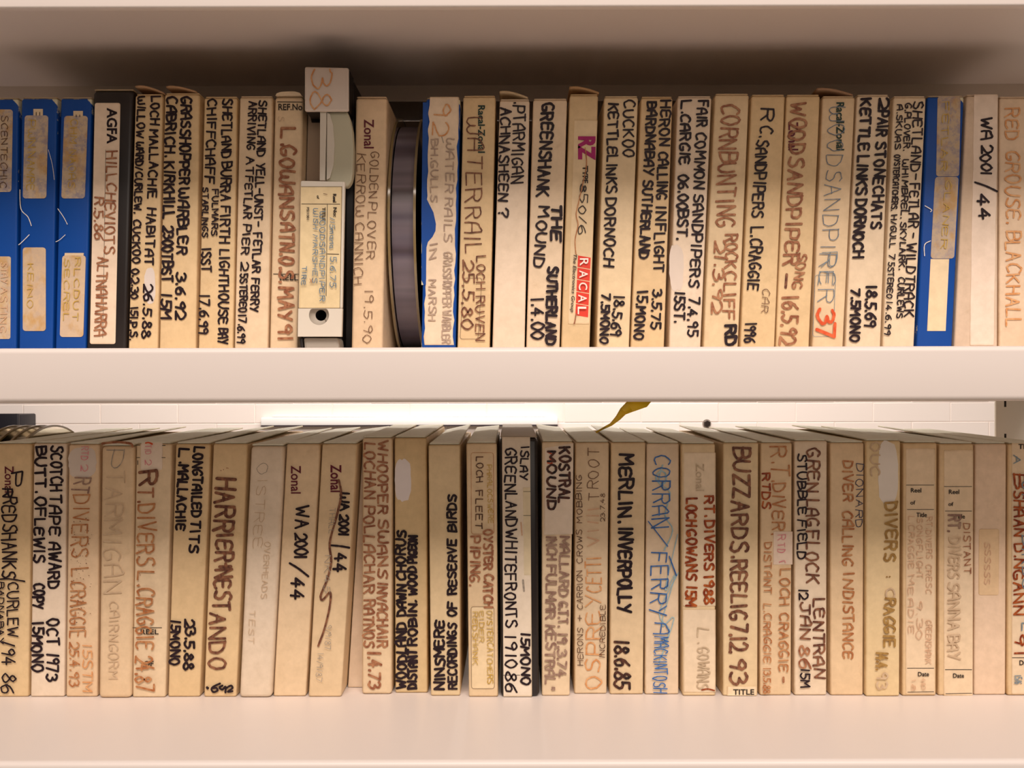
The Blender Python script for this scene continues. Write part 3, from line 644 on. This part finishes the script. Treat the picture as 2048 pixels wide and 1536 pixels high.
LW(725, 730.5, 885, 695, 730, 1375, 'e6d0bc', 'plain pale wedge of card pushed back between two cream boxes', [], thick=0.150, r=0.0006, lift=(0, 0))
LW(724, 785, 872, 723, 784, 1389, 'dfc6a4', 'cream tape box lettered WHOOPER SWANS in brown', [
 ('b', 4.4, 21, 757, 755, 'WHOOPER 883 1030 SWANS 1040 1158 INVACHAIR 1165 1297'), ('b', 4.2, 22, 730, 728, 'LOCHAN 886 1000 POLLACHAR 1012 1190 RATNOS 1200 1297'), ('b', 5.0, 26, 737, 737, '1.4.73 1303 1377')], lift=lf(0), r=0.0022)
LW(788, 854, 872, 790, 856, 1386, 'd3b785', 'yellow-tan tape box with upside-down WOODLAND and a white smear', [
 ('W', 806, 960, 16, 42, 'e8dedb'), ('k', 5.2, 19, 812, 811, 'WOODLAND 1376 1242 DAWN 1230 1166 CHORUS 1160 1058'), ('k', 5.2, 18, 833, 833, 'DISTANT 1376 1296 ROBIN, 1290 1197 WOOD 1190 1130 PIGEON 1125 1068')], lift=(0.0, 0.001))
LW(856, 921, 886, 861, 921, 1392, 'd8c096', 'cream tape box lettered RECORDINGS OF RESERVE BIRDS upside down', [
 ('k', 5.2, 20, 889, 888, 'NINSMERE 1378 1238'), ('k', 4.8, 18, 913, 912, 'RECORDINGS 1377 1243 OF 1232 1204 RESERVE 1187 1075 BIRDS 1063 986')], lift=(0.001, 0.006))
LW(932, 994, 883, 937, 997, 1394, 'dcc29c', 'cream tape box with two thin printed frames, left of the black case', [
 ('O', 942, 905, 987, 1068, 1, 'lb'), ('L', 'e2cba4', rlab(942, 988, 1213, 1377, 1, 5)), ('O', 942, 1213, 988, 1377, 1, 'ln'), ('tb', 2.4, 14, 953, 951, 'LOCH 914 968 FLEET 982 1060'), ('y', 1.6, 10, 974, 977, 'PHRALOCSWERE 930 1050'),
 ('b', 4.4, 18, 968, 968, 'OYSTER 1060 1142 CATCH 1149 1218'), ('b', 4.2, 20, 942, 940, 'PIPING. 1073 1174'), ('y', 1.8, 12, 974, 975, 'OYSTERCATCHERS 1220 1370'), ('y', 1.8, 10, 959, 958, 'EIDER 1222 1287'), ('y', 1.8, 11, 945, 946, 'REDSHANK 1223 1332')], lift=(0.002, 0.004))
LW(998, 1076, 872, 1001, 1079, 1394, None, 'black tape case with a white taped label reading GREENLAND WHITEFRONTS', [
 ('L', 'ddd0c0', lab(1004, 1060, 874, 1007, 1064, 1393)), ('L', 'd6c8a8', lab(1046, 1060, 975, 1048, 1062, 1150), 1), ('R', 'pr', 0.9, [(1047, 983, 1061, 983), (1047, 1031, 1061, 1031), (1007, 1350, 1040, 1350)]),
 ('R', 'fo', 3, [(1042, 1045, 1044, 1070)]), ('R', 'gy', 4, [(1046, 1160, 1048, 1182)]),
 ('k', 3.8, 23, 1011, 1011, 'GREENLAND 897 1056 WHITEFRONTS 1060 1258 19 1270 1297 10 1308 1333 86 1343 1381'), ('k', 3.6, 16, 1042, 1040, 'ISLAY 893 963'), ('k', 4.6, 18, 1042, 1043, '15MONO 1265 1372')], matr=blk, lift=(0.001, 0.001), topcol='a09688', r=0.0028)
LW(1083, 1147, 880, 1083, 1140, 1392, 'dfc8a8', 'cream tape box lettered MOUND over INCH FULMAR, beside the black case', [
 ('L', 'dfd0c2', [(1090, 896), (1147, 886), (1145, 1068), (1088, 1070)]), ('r', 2.4, 10, 1094, 1094, 'M 904 926'), ('kb', 5.2, 22, 1120, 1118, 'KOSTRAL 895 1008'), ('kb', 5.0, 17, 1096, 1095, 'MOUND 903 1022'),
 ('br2', 4.4, 20, 1094, 1091, 'INCH 1072 1122 FULMAR 1130 1240 KESTRAL" 1250 1381'), ('br2', 4.4, 19, 1121, 1114, 'MALLARD 1073 1195 G.T.T. 1203 1256 19.3.74 1266 1356')], lift=(0.004, 0.001))
LW(1150, 1219, 881, 1148, 1214, 1388, 'd9c2a2', 'cream tape box with faded orange OSPREY running upwards', [
 ('o', 3.4, 32, 1201, 1203, 'OSPR 1375 1250'), ('o', 2.8, 32, 1202, 1203, 'EY 1245 1190 CETTI 1183 1110'), ('fo', 2.8, 24, 1197, 1197, 'VIIII 1090 1010'), ('t', 1.8, 22, 1197, 1197, 'T 1000 985 ROO 977 916 T 912 896'),
 ('tb', 1.5, 12, 1166, 1163, 'HERONS 1330 1252 + 1242 1232 CARRION 1218 1137 CROWS 1125 1055 MOBBING 1045 946'), ('tb', 1.5, 11, 1209, 1211, 'INCREDIBLE 1315 1205'), ('tb', 1.3, 9, 1209, 1209, '23.7.48 1042 984')], lift=(0.001, 0.002))
LW(1222, 1292, 881, 1219, 1287, 1389, 'd9c09a', 'tan tape box lettered MERLIN INVERPOLLY in heavy black', [
 ('k', 6.0, 28, 1239, 1236, 'MERLIN. 909 1048 INVERPOLLY 1055 1228'), ('kb', 5.6, 32, 1229, 1229, '18.6.85 1281 1377')], lift=lf(1300))
LW(1293, 1359, 883, 1289, 1358, 1389, 'dec8ae', 'cream tape box scrawled with blue marker letters', [
 ('lbl', 3.0, 22, 1312, 1312, 'O 942 968'), ('S', 'lbl', 2.6, [(1325, 930), (1318, 965), (1340, 985), (1330, 1030), (1345, 1060), (1328, 1100)]), ('S', 'lbl', 2.0, [(1355, 1068), (1330, 1180), (1350, 1150), (1322, 1250), (1348, 1235), (1316, 1330)]), ('S', 'lbl', 2.0, [(1356, 1145), (1318, 1225), (1340, 1262), (1310, 1300)]),
 ('bl', 2.8, 36, 1307, 1300, 'CORRAN 911 1060 FERRY 1105 1235'), ('bl', 2.6, 32, 1309, 1307, 'A 1245 1266'), ('bl', 2.4, 28, 1308, 1307, 'MACKINTOSH 1272 1388'), ('S', 'bl', 2.2, [(1296, 1042), (1335, 1092)]), ('S', 'bl', 3, [(1338, 1112), (1352, 1150)])], lift=lf(1300))
LW(1362, 1431, 884, 1365, 1432, 1392, 'dcc49c', 'cream tape box with rust red letters 15M, its label covering an older one', [
 ('L', 'dfcbb0', lab(1368, 1431, 905, 1366, 1431, 1212)), ('L', 'e0ccb2', lab(1366, 1431, 1219, 1367, 1431, 1384), 1), ('P', 'Zonal', 'f', 'cw', 927, 982, 1391, 1408, dict(bold=0.012)),
 ('rust', 4.8, 19, 1410, 1408, 'RT. 992 1036 DIVERS 1042 1143 1988 1152 1209'), ('rust', 4.8, 21, 1373, 1372, 'LOCH 997 1055 GOWANS 1060 1162 15M 1172 1215'), ('f', 3.0, 24, 1396, 1394, 'L. 1255 1285 GOWANS 1295 1380'), ('S', 'rust', 3, [(1403, 1379), (1415, 1377), (1428, 1380)])], lift=lf(1300))
LW(1446, 1518, 882, 1445, 1516, 1392, 'dbc39a', 'cream tape box lettered BUZZARDS in thick brown, printed TITLE at the foot', [
 ('L', 'e3cdac', lab(1454, 1513, 1373, 1454, 1513, 1391)), ('P', 'TITLE', 'pr', 'h', 1466, 1508, 1389, 1378, dict(bold=0.02)),
 ('bd', 5.8, 35, 1467, 1458, 'BUZZARDS. 895 1118 REELIG 1122 1242 7.12. 1248 1308 93 1318 1363')], lift=lf(1300))
LW(1521, 1585, 882, 1519, 1583, 1391, 'dcc09a', 'cream tape box with orange letters and a small pink-lettered patch at mid height', [
 ('L', 'e2cdc0', lab(1547, 1585, 1063, 1546, 1585, 1129)), ('pk', 1.8, 16, 1555, 1555, 'R 1070 1080 T 1086 1094 D 1098 1104'), ('S', 'pk', 2.0, [(1558, 1124), (1568, 1121), (1570, 1125)]),
 ('lb', 3.4, 36, 1540, 1544, 'R. 893 925 T. 928 962'), ('lb', 3.4, 26, 1545, 1543, 'DIVER. 968 1072'), ('rust', 3.6, 17, 1524, 1524, 'RTDS 947 1020'), ('lb', 3.2, 20, 1560, 1556, 'LOCH 1138 1213 CRAGGIE 1226 1345'), ('S', 'b', 4.5, [(1566, 1354), (1566, 1363)]),
 ('lb', 2.6, 15, 1528, 1526, 'DISTANT 1085 1190 L.CRAGGIE 1207 1328 13.5.88 1335 1389')], lift=lf(1300))
LW(1588, 1655, 878, 1588, 1654, 1391, 'e2cfb8', 'white tape box lettered STUBBLE FIELD in black over brown', [
 ('bd', 4.2, 26, 1614, 1611, 'GREN 898 987 LAG 1000 1055 FLOCK 1063 1168'), ('bd', 4.4, 22, 1627, 1627, 'LENTRAN 1198 1358'), ('k', 3.6, 18, 1595, 1595, 'STUBBLE 908 1033 FIELD 1040 1120'),
 ('k', 3.6, 18, 1598, 1598, '12 1178 1196'), ('bd', 4.0, 21, 1600, 1600, 'JAN 1205 1280'), ('b', 4.0, 23, 1598, 1598, '86 1290 1333'), ('k', 3.4, 19, 1600, 1600, '15M 1337 1377')], lift=lf(1300))
LW(1660, 1729, 882, 1660, 1727, 1391, 'ddc099', 'tan tape box lettered DIVER CALLING IN DISTANCE in orange', [
 ('lb', 3.8, 21, 1686, 1686, 'DIVER 922 1005 CALLING 1022 1133 IN 1145 1175 DISTANCE 1183 1320'), ('nv', 1.6, 15, 1712, 1710, 'DIONARD 927 1058')], lift=lf(1300))
LW(1732, 1802, 878, 1731, 1800, 1393, 'dcc394', 'yellowish tape box with olive brown letters below a white smear', [
 ('W', 1776, 945, 20, 62, 'e6dcd0'), ('ff', 3.2, 20, 1741, 1740, 'OUC 885 955'), ('ol', 5.0, 24, 1771, 1769, 'DIVER 1006 1102 S 1108 1122'), ('ol', 3, 10, 1772, 1772, ': 1152 1160'), ('ff', 3.5, 20, 1772, 1770, 'C 1176 1195'), ('ol', 4.6, 22, 1769, 1766, 'RAGGIE 1196 1296'), ('ol', 4.6, 24, 1752, 1752, '14.4. 1304 1342'), ('ff', 3.6, 24, 1752, 1752, '93 1346 1374')], lift=lf(1300))
def formbox(xl, xlr, yt, xlb, xrb, yb, lx0, lx1, dy, label, extra, px):
    its = [('L', 'dfc7a8', lab(lx0, lx1, 897+dy, lx0-1, lx1-1, 1388+dy)), ('R', 'pr', 1.2, [(lx0, 970+dy, lx1-3, 970+dy), (lx0+2, 1019+dy, lx1-3, 1019+dy), (lx0+2, 1336+dy, lx1-3, 1336+dy), (lx0+3, 1384+dy, lx1-3, 1383+dy)]),
     ('P', 'Reel', 'pr', 'h', px, px+21, 985+dy, 976+dy, dict(bold=0.02)), ('P', 'of', 'pr', 'h', px-1, px+9, 1009+dy, 1001+dy, dict(bold=0.02)), ('P', 'Title', 'pr', 'h', px+11, px+32, 1034+dy, 1025+dy, dict(bold=0.02)),
     ('P', 'Date', 'pr', 'h', px+(14 if dy < 2 else 8), px+(36 if dy < 2 else 30), 1352+dy, 1343+dy, dict(bold=0.02))]
    return LW(xl, xlr, yt, xlb, xrb, yb, 'd8b98c', label, its+extra, lift=lf(1300))
formbox(1806, 1875, 882, 1804, 1873, 1392, 1812, 1870, 0, 'tan tape box with a printed form label filled in faint orange', [
 ('fo', 1.6, 12, 1852, 1850, 'RT.DIVERS 1034 1120 CRESC 1128 1190 GREENSHANK 1240 1330'), ('fo', 1.6, 12, 1833, 1832, 'SONGFLIGHT 1036 1160 9.30 1200 1280'), ('fo', 1.6, 12, 1816, 1815, 'L.CRAGGIE 1032 1140 MEADIE 1150 1270'), ('fo', 1.5, 8, 1822, 1822, '18 1358 1378'), ('fo', 1.5, 8, 1842, 1842, '483 1356 1380')], 1821)
formbox(1878, 1948, 884, 1876, 1944, 1391, 1888, 1946, 3, 'tan tape box with a printed form label and DISTANT in red-brown pen', [
 ('br2', 4.4, 24, 1896, 1894, 'RT. 1030 1066'), ('ff', 3.8, 24, 1897, 1894, 'DIVERS 1075 1158 SANNA 1165 1262 BAY 1270 1322'), ('b', 2.0, 14, 1925, 1927, 'DISTANT 1046 1150')], 1897)
LW(1950, 2014, 884, 1947, 2012, 1390, 'e2c6ae', 'blank pinkish tape box with a small tan label halfway down', [
 ('L', 'dcbb92', rlab(1958, 1998, 1058, 1190, -1, 4)), ('fo', 2.0, 12, 1969, 1968, 'SSSSSS 1085 1172')], lift=lf(1300))
LW(2017, 2086, 884, 2014, 2083, 1391, 'd8b98c', 'tape box cut by the right photo edge, lower row, rust brown letters', [
 ('L', 'e0c9ac', lab(2023, 2080, 886, 2023, 2080, 1388)), ('P', 'TITLE', 'pr', 'h', 2036, 2074, 898, 888, dict(bold=0.02)), ('P', 'Date', 'pr', 'h', 2038, 2062, 1330, 1320, dict(bold=0.02)), ('R', 'pr', 1.3, [(2024, 1315, 2078, 1315)]),
 ('pb', 2.4, 14, 2026, 2026, 'A 910 926'), ('rust', 4.0, 22, 2027, 2027, 'B 948 972 SHAAN 982 1075 D. 1088 1112 NGANN 1118 1232 9 1268 1288 1 1304 1308'), ('pb', 2.4, 20, 2043, 2042, 'OF 960 1010 BIRDS 1070 1180 L 1245 1260'), ('pb', 2.0, 14, 2028, 2028, '15/6 1350 1370')], lift=lf(1300))

# ---------------------------------------------------------------- clear plastic reels
def clear_mat():
    m = bpy.data.materials.new('clear_acrylic'); m.use_nodes = True; t = m.node_tree
    for n in list(t.nodes): t.nodes.remove(n)
    o = t.nodes.new('ShaderNodeOutputMaterial'); mx = t.nodes.new('ShaderNodeMixShader'); tr = t.nodes.new('ShaderNodeBsdfTransparent'); gl = t.nodes.new('ShaderNodeBsdfGlossy')
    tr.inputs[0].default_value = (0.86, 0.82, 0.74, 1); gl.inputs['Roughness'].default_value = 0.08; gl.inputs[0].default_value = (0.9, 0.85, 0.75, 1)
    fr = t.nodes.new('ShaderNodeFresnel'); fr.inputs[0].default_value = 1.5
    t.links.new(fr.outputs[0], mx.inputs[0]); t.links.new(tr.outputs[0], mx.inputs[1]); t.links.new(gl.outputs[0], mx.inputs[2]); t.links.new(mx.outputs[0], o.inputs[0]); return m
CLR = clear_mat()
RIM = plain('amber_rim_plastic', '8f7a52', 0.15, 0, 0.1, 60, 0.8)
def pack_mat():
    m, t, b = nt('wound_tape'); f, _ = noise(t, 9, 3, 0.6, stretch=(0.15, 1, 3.2)); f2, _ = noise(t, 60, 2, 0.5, stretch=(0.4, 1, 2))
    col = ramp(t, f, [(0.34, rgb('2c2428')), (0.46, rgb('6a6070')), (0.56, rgb('948a96')), (0.66, rgb('4a3e44'))])
    col = mix(t, 0.25, col, ramp(t, f2, [(0.3, rgb('30241e')), (0.7, rgb('7a6454'))]))
    t.links.new(col, b.inputs['Base Color']); b.inputs['Roughness'].default_value = 0.3; return m
PACK = pack_mat()
def disc_x(name, x0, x1, cy, cz, r0, r1, mat, root, n=72, smooth=True):
    """ring around the x axis between x0 and x1, radii r0..r1"""
    vs = []; fs = []
    for k in range(n):
        a = 6.28318*k/n; c, s = math.cos(a), math.sin(a)
        for x, r in ((x0, r0), (x0, r1), (x1, r1), (x1, r0)): vs.append((x, cy+c*r, cz+s*r))
    for k in range(n):
        a = 4*k; b = 4*((k+1) % n)
        for j in range(4): fs.append((a+j, a+(j+1) % 4, b+(j+1) % 4, b+j))
    o = mesh(name, vs, fs, mat, root, smooth); o.data.set_sharp_from_angle(angle=math.radians(40)); return o
def reel(xl, xr, cy, zb, R, label, rp=0.93):
    cz = zb+R+0.0002
    r = empty('tape_reel', ((xl+xr)/2, cy, zb), label, 'tape reel', 'clear plastic tape reels')
    for a, b in ((xl, xl+0.0016), (xr-0.0016, xr)):
        disc_x('flange', a, b, cy, cz, 0.030, R-0.0016, CLR, r)
        disc_x('flange_rim', a-0.0001, b+0.0001, cy, cz, R-0.0016, R, RIM, r)
    disc_x('tape_pack', xl+0.0021, xr-0.0021, cy, cz, 0.032, R*rp, PACK, r)
    disc_x('hub', xl+0.0018, xr-0.0018, cy, cz, 0.012, 0.0318, plain('hub_plastic', 'b8b0a4', 0.4), r)
    return r
reel(-0.0886, -0.0686, 0.67+0.0955, Z_MID, 0.0955, 'bare clear plastic reel of dark tape standing on edge in the upper row')
reel(-0.3890, -0.3770, 0.77, Z_LOW, 0.0960, 'clear reel whose rim shows above the lower row, right one of the two', 0.9)
reel(-0.4090, -0.3975, 0.77, Z_LOW, 0.0960, 'clear reel whose rim shows above the lower row, left one of the two', 0.9)

# ---------------------------------------------------------------- black case with white belt clip
wp = plain('white_clip_plastic', 'd8cfc0', 0.42, 0, 0.03); wp2 = plain('greenish_white_plastic', 'c2bda4', 0.45, 0, 0.03)
dc = 0.655
XC0, XC1 = W(608.5, 200, 0.67).x+0.0006, W(697, 140, dc).x
root = empty('tape_case', ((XC0+XC1)/2, 0.76, Z_MID), 'tall black tape case with a white plastic clip marked 38', 'tape case')
hexa('case_body', [(XC0-0.0035, 0.700, Z_MID+0.0001), (XC1-0.0030, 0.700, Z_MID+0.0001), (XC1-0.0030, 0.862, Z_MID+0.0001), (XC0-0.0035, 0.862, Z_MID+0.0001),
  (XC0+0.0005, 0.680, Z(137, dc)), (XC1, 0.680, Z(137, dc)), (XC1, 0.862, Z(137, dc)), (XC0+0.0005, 0.862, Z(137, dc))], blk, root, 0.002)
o = prism('clip_head', [(609, 133), (697, 135), (697, 222), (609, 222)], dc, 0.0035, plain('label_white', 'd9cbbf', 0.5, 0, 0.03), root, 0, 0.0012)
prism('clip_web', [(640, 221), (653, 221), (650, 361), (639, 361)], dc+0.004, 0.034, wp, root, 0, 0.0004)
prism('clip_back', [(617, 215), (692, 215), (690, 368), (613, 368)], dc+0.028, 0.002, plain('clip_inner', 'a8927c', 0.6), root)
tag(prism('clip_wing', [(653, 222), (694, 222), (700, 238), (705, 262), (707, 300), (706, 345), (703, 362), (697, 372), (690, 375), (684, 368), (652, 362)], dc+0.006, 0.008, wp2, root, 0, 0.0012), 'greenish white rounded wing')
prism('clip_wing_step', [(654, 224), (660, 228), (666, 250), (669, 290), (667, 330), (660, 356), (653, 360)], dc+0.0045, 0.0014, wp, root, 0, 0.0003)
prism('case_upper_edge', [(609.5, 134), (697, 136), (697, 221), (609.5, 221)], dc+0.0036, 0.022, blk, root, 0, 0.0006)
prism('case_lower_edge', [(612, 364), (689.5, 365), (682.5, 714), (603, 714)], dc+0.0245, 0.018, blk, root, 0, 0.0006)
prism('clip_plate', [(601, 361), (690, 363), (684.5, 617), (596.5, 617)], dc, 0.004, wp, root, 0, 0.001)
# lower part of the clip with the countersunk hole
d = dc; cx, cy = 640, 630; sq = [(596.5, 617), (684.5, 617), (683, 673), (595.5, 673)]
N = 32; ring = []
def sqpt(a):
    c, s = math.cos(a), math.sin(a); best = 1e9
    for i in range(4):
        (x1, y1), (x2, y2) = sq[i], sq[(i+1) % 4]; ex, ey = x2-x1, y2-y1; den = c*ey-s*ex
        if abs(den) < 1e-9: continue
        tt = ((x1-cx)*ey-(y1-cy)*ex)/den; uu = ((x1-cx)*s-(y1-cy)*c)/den
        if tt > 0 and -1e-6 <= uu <= 1+1e-6: best = min(best, tt)
    return (cx+c*best, cy+s*best)
angs = sorted([2*math.pi*k/N for k in range(N)]+[math.atan2(y-cy, x-cx) % (2*math.pi) for x, y in sq])
def cpt(a, r):
    x, y = cx-2*(r > 15)+r*math.cos(a), cy+r*math.sin(a)
    return (x, max(y, 617.5) if r > 15 else y)
vs = []
for a in angs:
    vs += [W(*sqpt(a), d), W(*cpt(a, 20), d)]
m = len(angs)
fs = [(2*i, 2*((i+1) % m), 2*((i+1) % m)+1, 2*i+1) for i in range(m)]
b0 = len(vs)
for x, y in sq: vs.append(W(x, y, d)); vs.append(W(x, y, d)+Vector((0, 0.004, 0)))
for i in range(4): j = (i+1) % 4; fs.append((b0+2*i, b0+2*i+1, b0+2*j+1, b0+2*j))
mesh('clip_foot', vs, fs, wp, root)
vs = []
for a in angs:
    vs += [W(*cpt(a, 20), d)+Vector((0, 0.0001, 0)), W(*cpt(a, 18), d)+Vector((0, 0.0025, 0)), W(*cpt(a, 11), d)+Vector((0, 0.0035, 0))]
mesh('hole_recess', vs, [(3*i+q, 3*((i+1) % m)+q, 3*((i+1) % m)+q+1, 3*i+q+1) for i in range(m) for q in (0, 1)], plain('recess_grey', 'a89e90', 0.6), root, True)
vs = []
for a in angs: vs += [W(*cpt(a, 11), d)+Vector((0, 0.0035, 0)), W(*cpt(a, 10.5), d)+Vector((0, 0.018, 0))]
mesh('hole_bore', vs, [(2*i, 2*((i+1) % m), 2*((i+1) % m)+1, 2*i+1) for i in range(m)]+[tuple(2*i+1 for i in range(m))], plain('bore_black', '060505', 0.9), root)
prism('belt_end', [(606, 675), (676, 675), (678, 688), (680, 714), (612, 714), (608, 696)], dc+0.004, 0.020, plain('belt_grey', 'a39a8e', 0.4), root, 0, 0.002)
prism('belt_edge', [(597, 675), (605, 675), (607, 696), (611, 714), (604, 714), (600, 696)], dc+0.004, 0.02, blk, root, 0, 0.001)
decorate(root, dc, [
 ('o', 3.0, 44, 623, 618, '38 139 213'),
 ('L', 'd8c396', lab(602, 684.5, 373, 598, 680, 616)),
 ('R', 'pr', 1.1, [(603.5, 408, 680, 408.5), (655, 408, 652.5, 592), (655, 508, 678, 508.5)]), ('R', 'pr', 0.7, [(603, 373.5, 684, 373.5), (684, 374, 680, 616)]),
 ('P', 'Reel', 'pr', 'cw', 388, 405, 666, 673, dict(bold=0.03)), ('P', 'of', 'pr', 'cw', 391, 398, 634, 639, dict(bold=0.03)), ('P', 'No:', 'pr', 'cw', 415, 434, 667, 674, dict(bold=0.03)),
 ('P', 'TITLE', 'pr', 'cw', 415, 442, 645, 651.5, dict(bold=0.03)), ('P', 'PS/1001', 'pr', 'cw', 415, 440, 614, 619, dict(bold=0.02)), ('tb', 1.3, 8, 648, 648, '1 384 392'),
 ('pb', 1.7, 10, 661, 660, '/15mono 436 500'), ('pb', 1.9, 12, 662, 661, '5.6.75 514 577'), ('pb', 1.9, 11, 641, 640, 'WOODSANDPIPER 424 606'), ('pb', 1.7, 10, 628, 626, 'WISH 418 462 MARSHES 470 570'), ('pb', 1.8, 9, 606, 603, 'TIRE 534 574'), ('b', 1.2, 5, 621, 621, 'X 558 566')])

# ---------------------------------------------------------------- yellow ribbon
pts = [(1296, 788, 0.575, 30), (1284, 800, 0.572, 34), (1262, 812, 0.576, 25), (1246, 823, 0.590, 16), (1236, 836, 0.615, 11), (1222, 849, 0.655, 6), (1204, 858, 0.708, 4), (1192, 865, 0.716, 3)]
V2 = []
fs = []
C = [(p[0], p[1]) for p in pts]
for i, (x, y, dd, wd) in enumerate(pts):
    a, b = C[max(0, i-1)], C[min(len(C)-1, i+1)]; L = math.hypot(b[0]-a[0], b[1]-a[1]); nx, ny = -(b[1]-a[1])/L, (b[0]-a[0])/L
    for s, e in ((1, 0), (-1, 0), (-1, 0.0004), (1, 0.0004)):
        V2.append(W(x+nx*wd/2*s, y+ny*wd/2*s, dd)+Vector((0, e, 0)))
for i in range(len(pts)-1):
    for j in range(4): fs.append((4*i+j, 4*i+(j+1) % 4, 4*i+4+(j+1) % 4, 4*i+4+j))
fs += [(3, 2, 1, 0), tuple(4*(len(pts)-1)+j for j in range(4))]
ym, t, b = nt('yellow_ribbon'); b.inputs['Base Color'].default_value = rgb('ffe020'); b.inputs['Roughness'].default_value = 0.4
tl = t.nodes.new('ShaderNodeBsdfTranslucent'); tl.inputs[0].default_value = rgb('f6d820'); mx = t.nodes.new('ShaderNodeMixShader'); mx.inputs[0].default_value = 0.4
t.links.new(b.outputs[0], mx.inputs[1]); t.links.new(tl.outputs[0], mx.inputs[2]); t.links.new(mx.outputs[0], t.nodes['Material Output'].inputs[0])
o = mesh('marker_ribbon', V2, fs, ym, None, True); tag(o, 'yellow plastic ribbon curling up between two boxes of the lower row', 'ribbon')
